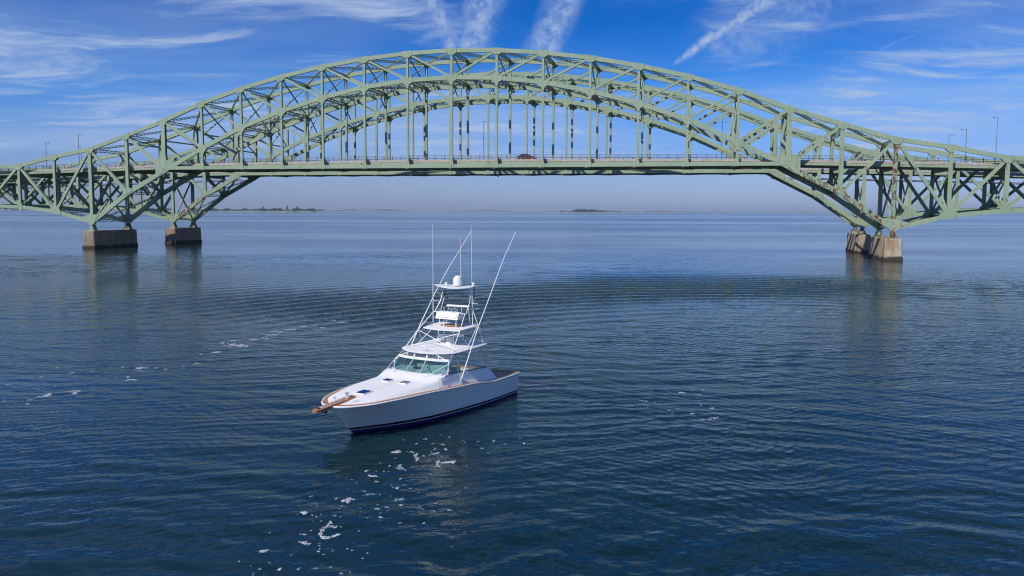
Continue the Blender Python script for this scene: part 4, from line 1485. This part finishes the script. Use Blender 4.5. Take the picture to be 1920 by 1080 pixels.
# buggy top
mb = MB()
pl = [(-6.58, -1.13), (-6.40, 0.0), (-6.58, 1.13), (-7.1, 1.22), (-8.15, 1.22), (-8.2, 0.0), (-8.15, -1.22), (-7.1, -1.22)]
rows = [[(x, y, 3.80 + 0.06 * (-6.5 - x) + dz_) for x, y in pl] for dz_ in (-0.03, 0.03)]
mb.grid(rows, close=True)
mb.f += [tuple(range(8)), tuple(range(8, 16))]
mb.build("tower_platform", "deck_white", boat)
MB().box((-7.75, -0.55, 3.905), (-7.15, 0.60, 3.925)).build("platform_hatch_mat", "teak_bare", boat)
for y in (-0.2, 0.25, 0.7, 0.95):
    MB().lathe([(0.045, 0.0), (0.055, 0.03), (0.03, 0.09)], (-7.0 - 0.5 * (y > 0.6), y, 3.70), 8).build("spreader_light", "black", boat)
MB().tube([(-7.2, -0.3, 3.85), (-7.2, -0.3, 4.3)], 0.03, 8).build("pod_post", "white_alu", boat)
MB().tube([(-7.2, 0.45, 3.85), (-7.2, 0.45, 4.3)], 0.03, 8).build("pod_post", "white_alu", boat)
for y in (-0.3, 0.3):
    MB().tube([(-7.2, y, 2.98), (-7.2, y, 3.8)], 0.02, 8).build("platform_post", "white_alu", boat)
MB().prism([(-6.98, 4.27), (-7.0, 4.33), (-7.12, 4.60), (-7.35, 4.63), (-7.52, 4.60), (-7.45, 4.30)], -0.68, 0.68).build("control_pod", "white_gel", boat)
MB().prism([(-6.978, 4.36), (-7.06, 4.54), (-7.065, 4.54), (-6.985, 4.36)], -0.58, 0.58).build("pod_panel", "white_line", boat)
tube("tower_ring_rail", [(-7.25, -0.97, 4.57), (-7.25, 0.97, 4.57)], 0.026)
wheel2 = MB().tube([(-7.5 + 0.16 * math.cos(a), 0.16 * math.sin(a) - 0.05, 4.74) for a in np.linspace(0, 2 * PI, 15)], 0.012, 6).build("tower_wheel", "bright_alu", boat)
MB().tube([(-7.5, -0.05, 4.62), (-7.5, -0.05, 4.74)], 0.02, 6).build("column", "bright_alu", wheel2)
for y in (-0.5, -0.42, 0.3, 0.38):
    tube("throttle_lever", [(-7.42, y, 4.61), (-7.44, y, 4.80)], 0.014, "bright_alu", 6)
tube("bolster", [(-8.04, -0.70, 4.82), (-8.04, 0.70, 4.84)], 0.085, "white_gel", 12)
tube("back_pad", [(-8.18, -0.70, 5.235), (-8.18, 0.70, 5.235)], 0.075, "grey_pad", 12)
for y in (-0.62, -0.2, 0.2, 0.62):
    tube("bolster_post", [(-8.04, y, 4.78), (-8.04, y * 1.2, 3.9)], 0.02, "white_alu", 6)
# sun top: a sagging padded awning
mb = MB()
rows = []
for x in np.linspace(-7.32, -8.42, 7):
    row = []
    f = (x + 7.32) / -1.10
    for y in np.linspace(-1.18, 1.18, 13):
        lift = 0.10 * abs(y / 1.18) ** 2.2 * (1 - f) * 1.1
        row.append((x - 0.28 * (abs(y) / 1.18) ** 2 * (1 - f), y * (1 - 0.06 * f), 5.83 + 0.05 * f + lift))
    rows.append(row)
mb.grid(rows)
base_v = len(mb.v)
mb.grid([[(x, y, z - 0.045) for x, y, z in r] for r in rows])
top_edge = [k for k in range(13)] + [12 + 13 * k for k in range(1, 7)] + [6 * 13 + k for k in range(11, -1, -1)] + [13 * k for k in range(5, 0, -1)]
mb.f += [(a, b, b + base_v, a + base_v) for a, b in zip(top_edge, top_edge[1:] + top_edge[:1])]
mb.build("sun_top", "white_gel", boat, True)
dome = MB().lathe([(0.225, 0.0), (0.23, 0.05), (0.21, 0.07), (0.232, 0.09), (0.235, 0.26), (0.215, 0.36), (0.17, 0.44), (0.10, 0.49), (0.02, 0.505)], (-7.98, 0, 5.90), 20).build("satellite_dome", "white_gel", boat, True)
for x, y in ((-7.75, -0.55), (-8.3, 0.75)):
    lamp = MB().lathe([(0.05, 0.0), (0.05, 0.06), (0.07, 0.09), (0.06, 0.17), (0.02, 0.19)], (x, y, 5.87), 10).build("tower_lamp", "white_gel", boat)
for base, mid, tip in (
    ((-7.80, -1.42, 3.95), (-7.80, -1.42, 5.9), (-7.80, -1.43, 8.98)),
    ((-7.90, 0.98, 3.86), (-7.90, 0.94, 5.9), (-7.90, 0.89, 9.0)),
    ((-8.35, -0.05, 5.9), (-8.35, -0.05, 6.6), (-8.35, -0.10, 8.46)),
):
    an = tube("antenna", [mid, tip], 0.021, "white_gel", 6, boat, 0.014)
    tube("antenna_base", [base, mid], 0.032, "white_gel", 8, an)

# deck hatches
def hatch(cx, cy, lx, ly):
    z = plateau(cx, cy) + 0.002
    fr = MB()
    slope = (plateau(cx + 0.2, cy) - plateau(cx - 0.2, cy)) / 0.4
    p8 = lambda x, y, h: (cx + x, cy + y, z + slope * x + h)
    rows = [[p8(x, y, h) for x, y in ((-lx, -ly), (lx, -ly), (lx, ly), (-lx, ly))] for h in (-0.02, 0.045)]
    fr.grid(rows, close=True)
    fr.f += [(4, 5, 6, 7)]
    h = fr.build("deck_hatch", "white_gel", boat)
    k = 0.86
    MB().add([p8(x * k, y * k, 0.05) for x, y in ((-lx, -ly), (lx, -ly), (lx, ly), (-lx, ly))] + [p8(x * k, y * k, 0.06) for x, y in ((-lx, -ly), (lx, -ly), (lx, ly), (-lx, ly))],
             [(4, 5, 6, 7), (0, 1, 5, 4), (1, 2, 6, 5), (2, 3, 7, 6), (3, 0, 4, 7)]).build("lens", "hatch_lens", h)


hatch(-0.74, 0.02, 0.30, 0.27)
hatch(-3.0, -0.51, 0.20, 0.20)
hatch(-3.0, 0.51, 0.20, 0.20)

# teak pulpit with anchor gear
mb = MB()
prof = [(-0.10, 0.11), (0.05, 0.19), (0.6, 0.20), (1.4, 0.185), (2.15, 0.17), (2.28, 0.135), (2.34, 0.07)]
zpul = lambda x: 1.615 - 0.085 * (x + 0.1)
outl = [(x, y) for x, y in prof] + [(x, -y) for x, y in reversed(prof)]
rows = [[(x, y, zpul(x) + h) for x, y in outl] for h in (-0.04, 0.045)]
mb.grid(rows, close=True)
n = len(outl)
mb.f += [tuple(range(n)), tuple(range(n, 2 * n))]
pul = mb.build("bow_pulpit", "teak", boat)
MB().bar((0.55, 0, zpul(0.55) + 0.05), (2.0, 0, zpul(2.0) + 0.05), 0.15, 0.015).build("chain_plate", "bright_alu", pul)
ch = MB()
for k in range(18):
    x = 0.55 + k * 0.075
    ch.tube([(x - 0.03, 0.0, zpul(x) + 0.075), (x + 0.03, 0.0, zpul(x) + 0.075)], 0.022 if k % 2 else 0.016, 6)
ch.build("chain", "grey_pad", pul)
MB().lathe([(0.11, 0.0), (0.11, 0.05), (0.06, 0.07), (0.05, 0.16), (0.10, 0.18), (0.10, 0.23), (0.03, 0.25)], (0.32, 0.0, zpul(0.32) + 0.045), 12).build("windlass", "bright_alu", pul)
MB().tube([(2.05, -0.08, zpul(2.05) + 0.05), (2.05, 0.08, zpul(2.05) + 0.05)], 0.05, 8).build("roller", "black", pul)
anc = MB().bar((1.9, 0, 1.36), (1.3, 0, 1.40), 0.05, 0.05)
anc.add([(1.78, -0.2, 1.26), (1.78, 0.2, 1.26), (1.50, 0.0, 1.30), (1.95, 0, 1.33)], [(0, 2, 3), (1, 3, 2), (0, 3, 1), (0, 1, 2)])
anc.build("anchor", "dark_tube", pul)


def cleat(x, y, z, rot):
    c_, s_ = math.cos(rot), math.sin(rot)
    f = lambda a, h: (x + a * c_, y + a * s_, z + h)
    mb = MB().tube([f(-0.14, 0.085), f(-0.08, 0.07), f(0.08, 0.07), f(0.14, 0.085)], 0.016, 6)
    mb.tube([f(-0.05, 0), f(-0.05, 0.07)], 0.016, 6)
    mb.tube([f(0.05, 0), f(0.05, 0.07)], 0.016, 6)
    mb.build("cleat", "bright_alu", boat)


for sg in (1, -1):
    cleat(0.45, sg * 0.62, 1.51, 0.4 * -sg)
    cleat(-3.85, sg * 1.93, 1.48, 0)
    cleat(-7.5, sg * 1.93, 1.23, 0)

# engine room vent louvres and small fittings in the topsides
for sg in (1, -1):
    vent = bpy.data.objects.new("engine_vent", None)
    COL.objects.link(vent)
    vent.parent = boat
    for k in range(10):
        f = k / 9
        x0, z0 = -6.15 - 1.25 * f, 0.92 - 0.10 * f
        x1, z1 = -6.42 - 1.15 * f, 1.10 - 0.085 * f

        def side_y(x, z):
            t = z / sheer_z(x)
            u = (x - 1.35 * t) / (X_T - 1.35 * t)
            return hull_pt(min(1, u), t)[1]

        mb = MB().bar((x0, sg * (side_y(x0, z0) + 0.004), z0), (x1, sg * (side_y(x1, z1) + 0.004), z1), 0.02, 0.055)
        mb.build("slat", "white_line", vent)
    for x, z in ((-5.55, 0.86), (-1.05, 0.98), (-10.3, 0.86)):
        y = sg * (side_y(x, z) - 0.01)
        MB().tube([(x, y, z), (x, y + sg * 0.025, z)], 0.035, 10).build("through_hull", "bright_alu", boat)
# transom fittings
MB().box((X_T - 0.04, -1.55, 0.02), (X_T - 0.002, 1.55, 0.10)).build("trim_tab", "black", boat)


# ------------------------------------------------------------------ foam on the water
fo = MB()


def foam_blob(c, a, b, rot, seed):
    rs = np.random.default_rng(seed)
    n = 22
    ph = rs.uniform(0, 2 * PI, 6)
    am = rs.uniform(0.1, 0.42, 2)
    xy = []
    for k in range(n):
        t = 2 * PI * k / n
        r = 1 + am[0] * math.sin(2 * t + ph[0]) + am[1] * math.sin(3 * t + ph[1]) + 0.22 * math.sin(5 * t + ph[2]) + 0.16 * math.sin(8 * t + ph[3])
        x, y = a * r * math.cos(t), b * r * math.sin(t)
        xy.append((c.x + x * math.cos(rot) - y * math.sin(rot), c.y + x * math.sin(rot) + y * math.cos(rot)))
    xy = np.array(xy + [((1 - f) * p[0] + f * c.x, (1 - f) * p[1] + f * c.y) for f in (0.45,) for p in xy] + [(c.x, c.y)])
    h = wave_h(xy[:, 0], xy[:, 1])
    o = len(fo.v)
    for k in range(len(xy)):
        fo.v.append((xy[k, 0], xy[k, 1], h[k] + (0.004 if k < n else 0.010)))
    for k in range(n):
        k2 = (k + 1) % n
        fo.f.append((o + k, o + k2, o + n + k2, o + n + k))
        fo.f.append((o + n + k, o + n + k2, o + 2 * n))


def foam_px(px, py, w_px, h_px, seed, rot=0.0):
    c = on_plane_z(px, py)
    e = on_plane_z(px + w_px / 2, py)
    f_ = on_plane_z(px, py - h_px / 2)
    foam_blob(c, max(0.03, (e - c).length), max(0.03, (f_ - c).length), rot, seed)


FOAM = [
    # near the boat, towards the camera (centre x, y, width, height)
    (798, 824, 9, 2), (781, 832, 7, 2), (811, 832, 8, 2), (829, 833, 9, 3), (815, 842, 6, 3), (836, 842, 8, 5), (743, 848, 19, 4), (772, 847, 11, 3),
    (780, 853, 8, 6), (783, 860, 10, 5), (794, 855, 6, 4), (804, 855, 4, 2), (815, 851, 14, 3), (741, 859, 5, 2), (731, 873, 7, 3), (749, 873, 9, 4),
    (752, 879, 10, 4), (687, 883, 9, 4), (720, 884, 4, 2), (699, 892, 18, 4), (751, 898, 6, 5), (706, 904, 11, 4), (757, 910, 7, 2), (745, 916, 9, 4),
    (821, 868, 8, 7), (838, 867, 26, 4), (850, 866, 8, 5), (693, 927, 17, 4), (712, 927, 5, 2), (732, 929, 3, 2), (749, 935, 20, 4), (651, 938, 14, 7), (655, 936, 20, 3),
    (631, 935, 5, 3), (584, 930, 8, 2), (594, 949, 5, 3), (640, 947, 3, 2), (637, 955, 3, 2), (571, 963, 11, 7), (708, 955, 11, 5), (725, 951, 12, 3), (751, 947, 10, 5),
    (713, 963, 6, 2), (675, 953, 3, 1), (677, 959, 3, 1), (713, 971, 11, 4), (675, 968, 4, 2), (628, 969, 7, 2), (593, 970, 3, 2), (587, 978, 3, 1), (602, 978, 3, 1),
    (619, 981, 9, 6), (615, 987, 9, 6), (629, 988, 9, 4), (606, 993, 9, 5), (601, 999, 6, 7), (605, 1005, 9, 4), (615, 1006, 12, 3), (627, 1003, 10, 3), (637, 1000, 7, 2),
    (583, 994, 5, 2), (569, 1001, 18, 3), (569, 1016, 17, 5), (578, 1019, 8, 5), (599, 1018, 4, 3), (597, 1034, 7, 4), (624, 1032, 4, 3), (607, 1040, 3, 1), (660, 1031, 3, 1),
    (680, 1046, 5, 2), (689, 1036, 3, 1), (604, 1057, 4, 2), (620, 1062, 6, 3), (591, 1066, 10, 4), (560, 1067, 7, 5), (640, 1077, 10, 4), (657, 1073, 3, 2), (685, 1078, 4, 2),
    (493, 1033, 18, 5), (519, 1052, 4, 2), (487, 1066, 8, 4), (524, 1068, 10, 5), (469, 1060, 4, 2), (750, 981, 7, 2), (795, 981, 6, 3), (816, 944, 6, 2), (812, 958, 10, 2), (843, 957, 10, 3), (787, 950, 5, 2),
    # off the stern quarter
    (843, 820, 5, 2), (826, 816, 2, 1), (868, 826, 3, 1), (897, 828, 5, 1), (904, 840, 8, 2), (909, 813, 4, 1), (926, 827, 7, 3), (946, 832, 4, 2), (975, 822, 9, 1), (983, 831, 6, 3), (915, 849, 3, 2), (955, 810, 3, 1), (872, 830, 2, 1), (895, 832, 2, 1),
    # drift line on the island side
    (8, 752, 7, 2), (15, 721, 8, 2), (79, 707, 8, 2), (86, 742, 22, 5), (57, 750, 12, 2), (135, 699, 9, 2), (139, 733, 26, 3), (141, 737, 14, 4), (173, 697, 7, 1), (231, 688, 14, 1), (240, 707, 10, 2), (245, 712, 18, 4),
    (263, 690, 24, 3), (259, 695, 18, 2), (292, 690, 9, 2), (310, 692, 12, 1), (343, 688, 8, 1), (369, 682, 10, 4), (377, 665, 8, 3), (407, 660, 17, 4), (393, 675, 13, 1), (417, 643, 9, 3), (436, 646, 16, 4), (450, 648, 24, 5), (462, 649, 9, 3), (440, 639, 26, 1.5), (475, 637, 20, 2),
    (512, 628, 22, 3), (520, 622, 30, 2), (545, 618, 26, 2), (500, 634, 14, 2), (570, 612, 18, 2), (590, 610, 16, 2), (640, 606, 20, 2), (606, 614, 14, 2), (625, 600, 10, 1.5), (108, 690, 8, 1), (52, 757, 9, 2),
    # open water beyond the stern
    (1206, 751, 16, 1.5), (1227, 753, 6, 1), (1254, 770, 8, 1.5), (1261, 774, 4, 1.5), (1271, 767, 8, 1.5), (1298, 776, 8, 2.5), (1300, 769, 5, 1), (1314, 760, 5, 1.5), (1334, 765, 12, 2.5), (1338, 783, 22, 1.5), (1318, 787, 18, 1.5), (1222, 732, 4, 2), (1250, 732, 5, 1), (1318, 730, 6, 1.5), (1278, 736, 18, 2), (1311, 740, 14, 1.5), (1213, 764, 2, 1),
]
for k, (a, b, c_, d_) in enumerate(FOAM):
    foam_px(a, b, c_ * 0.80, d_ * 0.75, 100 + k)


def foam_ribbon(pts_px, width_px):
    """A curling string of froth through photo-aimed points on the water."""
    pts = [on_plane_z(*p) for p in pts_px]
    dense = []
    for i in range(len(pts) - 1):
        for f in np.linspace(0, 1, 5)[:-1]:
            dense.append(pts[i].lerp(pts[i + 1], f))
    dense.append(pts[-1])
    rs_ = np.random.default_rng(int(pts_px[0][0]))
    rows = []
    for i, p in enumerate(dense):
        t_ = (dense[min(i + 1, len(dense) - 1)] - dense[max(i - 1, 0)]).normalized()
        n_ = Vector((-t_.y, t_.x, 0))
        hw = width_px * p.y / F_PX * 0.5 * rs_.uniform(0.5, 1.5) * (0.35 if i in (0, len(dense) - 1) else 1.0)
        hw *= 1.0 + 1.6 * abs(n_.y)
        a_, b_ = p + n_ * hw, p - n_ * hw
        hh = wave_h([a_.x, p.x, b_.x], [a_.y, p.y, b_.y])
        rows.append([(a_.x, a_.y, hh[0] + 0.004), (p.x, p.y, hh[1] + 0.012), (b_.x, b_.y, hh[2] + 0.004)])
    fo.grid(rows)


for pts_px, wpx in (
    ([(621, 979), (614, 986), (605, 991), (600, 998), (602, 1005), (611, 1008), (622, 1006), (638, 999)], 4.0),
    ([(614, 986), (624, 988), (631, 989)], 4.0), ([(783, 851), (777, 855), (783, 860), (780, 865)], 4.0), ([(753, 871), (748, 875), (756, 880), (742, 877)], 3.5),
    ([(640, 941), (650, 936), (655, 934), (666, 937)], 3.5), ([(652, 933), (655, 939), (652, 943)], 3.5), ([(739, 938), (748, 935), (757, 933)], 3.0),
    ([(733, 849), (741, 846), (752, 845)], 3.0), ([(806, 853), (815, 851), (825, 848)], 3.0), ([(817, 866), (823, 863), (819, 873), (826, 875)], 3.0), ([(826, 868), (840, 868), (853, 864), (848, 870)], 4.0),
    ([(690, 890), (697, 893), (708, 893)], 2.5), ([(560, 1015), (568, 1017), (576, 1020), (583, 1018)], 4.0), ([(486, 1034), (495, 1033), (501, 1030), (497, 1036)], 3.5), ([(566, 961), (571, 965), (577, 962)], 4.5),
    ([(425, 643), (437, 647), (452, 648), (463, 650)], 1.6), ([(484, 635), (500, 631), (516, 629), (530, 622), (548, 618)], 1.3), ([(418, 647), (430, 649), (447, 645)], 1.2), ([(128, 734), (140, 733), (152, 731)], 1.6), ([(75, 744), (88, 741), (98, 740)], 1.8), ([(236, 712), (246, 711), (256, 713)], 1.5),
    ([(1325, 786), (1335, 785), (1347, 782)], 1.4), ([(1197, 750), (1206, 751), (1214, 752)], 1.4),
):
    foam_ribbon(pts_px, wpx)
rs = np.random.default_rng(5)
for k in range(90):
    t = rs.uniform()
    if k < 60:
        px, py = 500 + 330 * t + rs.normal(0, 45), 1075 - 230 * t + rs.normal(0, 26)
    else:
        px, py = 20 + 560 * t + rs.normal(0, 25), 748 - 130 * t + rs.normal(0, 9)
    foam_px(px, py, rs.uniform(0.8, 2.2), rs.uniform(0.5, 1.0), 900 + k)
o = fo.build("sea_foam", "foam", fix=False)
tag(o, "white flecks of foam drifting on the water around the boat", kind="stuff")

# ------------------------------------------------------------------ far shores
E_Y = lambda px: 391.8 + 0.00400 * px  # eye-level row at a column


def shore(pts, height, back, name="far_shore"):
    """pts: (px, distance) along the water's edge; a low beach rising to a flat back."""
    mb = MB()
    rows = []
    for k, (px, dist) in enumerate(pts):
        d = direction(px, E_Y(px))
        b = Vector((d.x, d.y, 0)) * (dist / d.y)
        n = Vector((d.x, d.y, 0)).normalized()
        end = 0.15 if k in (0, len(pts) - 1) else 1.0
        rows.append([tuple(b + n * q + Vector((0, 0, z * end))) for q, z in ((0, -0.5), (back * 0.06, height * 0.55), (back * 0.3, height), (back, height * 0.9), (back * 1.05, -0.5))])
    mb.grid(rows)
    o = mb.build(name, "sand", fix=True)
    tag(o, kind="structure")
    return o


def clump(mb, c, rx, rz, rs, n=26):
    """A tuft of leafy faces filling a crown volume."""
    for _ in range(n):
        v = rs.normal(size=3)
        v /= np.linalg.norm(v)
        r = rs.uniform(0.35, 1.0) ** 0.6
        p = Vector((c[0] + v[0] * rx * r, c[1] + v[1] * rx * r, c[2] + v[2] * rz * r))
        s = rs.uniform(0.28, 0.55) * min(rx, rz)
        a, b = Vector(rs.normal(size=3)).normalized() * s, Vector(rs.normal(size=3)).normalized() * s
        mb.add([p - a, p + b, p + a, p - b], [(0, 1, 2, 3)])


def wood(segs, name, label, seed):
    """segs: (px0, px1, dist0, dist1, height px min, max, spacing px)."""
    rs = np.random.default_rng(seed)
    mb = MB()
    for px0, px1, d0, d1, h0, h1, sp in segs:
        px = px0
        prev = 0.5
        while px < px1:
            f = (px - px0) / (px1 - px0)
            dist = d0 + (d1 - d0) * f + rs.uniform(10, 90)
            prev = min(1, max(0, prev + rs.normal(0, 0.25)))
            hp = h0 + (h1 - h0) * prev
            d = direction(px, E_Y(px))
            mpp = dist / F_PX
            b = Vector((d.x, d.y, 0)) * (dist / d.y)
            hh = hp * mpp
            clump(mb, (b.x, b.y, 1.5 + hh * 0.5), hh * rs.uniform(0.45, 0.75), hh * 0.55, rs, 16)
            px += sp * rs.uniform(0.6, 1.4)
    o = mb.build(name, "leaves", fix=False)
    return tag(o, label, kind="stuff")


shore([(-80, 4300), (120, 4200), (290, 4000), (330, 3900)], 2.5, 160)
shore([(360, 3500), (440, 3400), (540, 3420), (590, 3500), (606, 3600)], 2.6, 140)
shore([(575, 5200), (760, 5600), (950, 6200), (1100, 6800), (1300, 7400), (1600, 8000), (1990, 8200)], 7.0, 300)
shore([(1038, 4700), (1060, 4600), (1120, 4550), (1158, 4600), (1165, 4700)], 2.2, 120, "small_island_shore")
shore([(1208, 5000), (1230, 4950), (1265, 5000), (1285, 5050)], 2.0, 100, "small_island_shore")
wood([(-70, 320, 4300, 3950, 2.5, 5.0, 2.0)], "shore_woods", "low dark woods along the shore seen through the bridge trusses", 1)
wood([(365, 592, 3480, 3520, 3.2, 6.2, 1.5), (592, 612, 3600, 3700, 1.2, 2.0, 2.0)], "shore_woods", "dark green wooded point on the far shore beneath the arch", 2)
wood([(585, 760, 5250, 5600, 1.3, 3.2, 2.0), (760, 960, 5650, 6200, 1.2, 2.4, 2.2), (960, 1560, 6300, 7900, 0.8, 1.7, 3.0), (1560, 1980, 7950, 8200, 0.8, 1.8, 3.0)], "shore_woods", "thin line of hazy woods along the horizon", 3)
wood([(1050, 1165, 4620, 4680, 1.8, 3.6, 1.4), (1076, 1118, 4640, 4650, 3.5, 6.0, 2.2)], "island_scrub", "dark scrub and taller trees on the small island in the middle distance", 4)
wood([(1211, 1260, 5000, 5010, 1.2, 2.6, 1.6)], "island_scrub", "low scrub on the tiny island beside the larger one", 5)


def far_tree(px, top_px, dist, wid_px, label, seed):
    rs = np.random.default_rng(seed)
    d = direction(px, E_Y(px))
    b = Vector((d.x, d.y, 0)) * (dist / d.y)
    mpp = dist / F_PX
    h = (397.4 - top_px) * mpp
    t = thing("tall_tree", label, "tree", (b.x, b.y, 1.2), 0, "tall trees above the wooded point")
    MB().lathe([(0.5, -0.5), (0.35, h * 0.4), (0.12, h * 0.85)], (0, 0, 0), 6).build("trunk", "bark", t)
    mb = MB()
    for _ in range(7):
        clump(mb, (rs.normal(0, wid_px * mpp * 0.16), rs.normal(0, 2), h * rs.uniform(0.45, 0.86)), wid_px * mpp * 0.30, h * 0.17, rs, 22)
    mb.build("crown", "leaves", t)


far_tree(538.5, 386.0, 3440, 5, "tallest lone tree rising from the wooded point on the far shore", 11)
far_tree(558, 387.5, 3440, 5, "tall tree near the tip of the wooded point, right after a lower one", 12)
far_tree(551, 389.5, 3440, 5, "shorter round tree standing between the two tall trees of the wooded point", 13)
far_tree(494, 387.8, 3440, 5, "tall tree near the middle of the wooded point, apart from the others", 14)

for k, (px, wd) in enumerate([(5, 5), (16, 4), (29, 5), (38, 4), (150, 5), (163, 6), (172, 4)]):
    dist = 4150
    d = direction(px, E_Y(px))
    b = Vector((d.x, d.y, 0)) * (dist / d.y)
    m = dist / F_PX
    hs = thing("shore_house", "tiny pale house on the distant shore behind the island-side trusses", "house", (b.x, b.y, 1.6), R(20 * (k % 3)), "houses on the distant shore")
    a = wd * m / 2
    MB().box((-a, -4, 0), (a, 4, 5.5)).build("wall", "house_wall", hs)
    MB().prism([(-a - 0.6, 5.5), (a + 0.6, 5.5), (0, 9.0)], -4.6, 4.6).build("roof", "house_roof", hs)


# ------------------------------------------------------------------ far boats, birds
def small_boat(px, py, ln, label, rot, wake=0.0, hull_mat="white_gel"):
    p = on_plane_z(px, py)
    t = thing("motor_boat", label, "boat", tuple(p), rot, "motor boats far out on the bay")
    mb = MB()
    st = [(-0.5, 0.17, 0.09), (-0.2, 0.18, 0.10), (0.2, 0.15, 0.12), (0.42, 0.07, 0.14), (0.5, 0.005, 0.15)]
    rows = [[(x * ln, y * ln, z * ln), (x * ln * 0.97, y * ln * 0.7, -0.03 * ln), (x * ln * 0.97, -y * ln * 0.7, -0.03 * ln), (x * ln, -y * ln, z * ln)] for x, y, z in st]
    mb.grid(rows, close=True)
    mb.f.append((0, 1, 2, 3))
    mb.build("hull", hull_mat, t)
    MB().prism([(-0.25 * ln, 0.09 * ln), (0.12 * ln, 0.11 * ln), (0.02 * ln, 0.26 * ln), (-0.22 * ln, 0.26 * ln)], -0.11 * ln, 0.11 * ln).build("cabin", hull_mat, t)
    MB().prism([(0.125 * ln, 0.125 * ln), (0.13 * ln, 0.125 * ln), (0.04 * ln, 0.235 * ln), (0.035 * ln, 0.235 * ln)], -0.09 * ln, 0.09 * ln).build("windscreen", "car_glass", t)
    if wake:
        mb = MB()
        rs2 = np.random.default_rng(int(px))
        rows = []
        for k in range(14):
            f = k / 13
            hw = (0.16 + 0.10 * f) * ln * (1 + rs2.uniform(-0.3, 0.3))
            rows.append([(-0.5 * ln - f * wake, -hw, 0.03), (-0.5 * ln - f * wake, 0, 0.25 * (1 - f) * ln * 0.3 + 0.05), (-0.5 * ln - f * wake, hw, 0.03)])
        mb.grid(rows)
        o = mb.build("wake", "foam", None, fix=False)
        o.location, o.rotation_euler = t.location, t.rotation_euler
        tag(o, kind="stuff")
    return t


small_boat(1344.5, 402.6, 7.5, "white speedboat trailing a wake far out under the arch", PI, 22.0)
small_boat(532.5, 397.9, 9.0, "small white motorboat lying off the wooded point", 0.3)
small_boat(823.5, 397.4, 14.0, "small white motorboat near the far shore under the middle of the span", -0.4)


def water_bird(px, py, label):
    p = on_plane_z(px, py)
    t = thing("water_bird", label, "bird", tuple(p), random.uniform(0, 6), "dark birds swimming by the piers")
    t.scale = (0.55, 0.55, 0.55)
    mb = MB()
    rows = []
    for x, r, z in ((-0.42, 0.02, 0.14), (-0.3, 0.11, 0.08), (-0.05, 0.17, 0.07), (0.15, 0.14, 0.09), (0.25, 0.07, 0.16), (0.29, 0.05, 0.32), (0.32, 0.06, 0.44), (0.40, 0.045, 0.46), (0.52, 0.012, 0.45)):
        rows.append([(x, r * math.cos(a), z + r * 0.8 * math.sin(a)) for a in np.linspace(0, 2 * PI, 9)[:-1]])
    mb.grid(rows, close=True)
    mb.build("body", "dark_feather", t, True)


water_bird(265, 438.5, "dark water bird swimming just beyond the end of the long shaded pier")
water_bird(281.5, 447.3, "dark water bird between the two island-side piers, nearer the camera than its neighbour")
water_bird(28, 432.5, "dark water bird on open water at the island-side edge of the view, slightly farther out")
water_bird(46.5, 435, "dark water bird on open water, beside another one and a little closer")


def gull(px, py, depth, span, label, mat, rot):
    p = at_depth(px, py, depth)
    t = thing("flying_bird", label, "bird", tuple(p), rot)
    mb = MB()
    rows = []
    for x, r in ((-0.28, 0.015), (-0.18, 0.05), (0.0, 0.07), (0.15, 0.055), (0.22, 0.04), (0.32, 0.01)):
        rows.append([(x * span, r * span * math.cos(a), r * span * math.sin(a)) for a in np.linspace(0, 2 * PI, 7)[:-1]])
    mb.grid(rows, close=True)
    mb.build("body", mat, t, True)
    for sg in (-1, 1):
        MB().add(
            [(0.14 * span, sg * 0.04 * span, 0.02), (0.10 * span, sg * 0.26 * span, 0.14 * span), (-0.02 * span, sg * 0.52 * span, 0.06 * span), (-0.06 * span, sg * 0.26 * span, 0.13 * span), (-0.08 * span, sg * 0.04 * span, 0.02)],
            [(0, 1, 3, 4), (1, 2, 3)],
        ).build("wing", mat, t)


gull(1208.7, 346.7, 150, 0.75, "white gull gliding low beneath the bridge deck", "feather", 0.4)
gull(1083, 78, 120, 0.45, "dark bird flying high above the top of the arch", "dark_feather", 1.2)

# ------------------------------------------------------------------ bay haze
hz = bpy.data.materials.new("thin_sea_haze")
hz.use_nodes = True
q = NG(hz.node_tree)
vol = q.n("ShaderNodeVolumePrincipled")
vol.inputs["Color"].default_value = rgba(0.70, 0.86, 1.0)
vol.inputs["Density"].default_value = 6.0e-5
vol.inputs["Anisotropy"].default_value = 0.2
ho = q.n("ShaderNodeOutputMaterial")
q.t.links.new(vol.outputs[0], ho.inputs["Volume"])
H_ = S_ + 400.0
haze = MB().box((-H_, -H_, -4.5), (H_, H_, 60.0)).build("haze", hz)
tag(haze, kind="stuff")
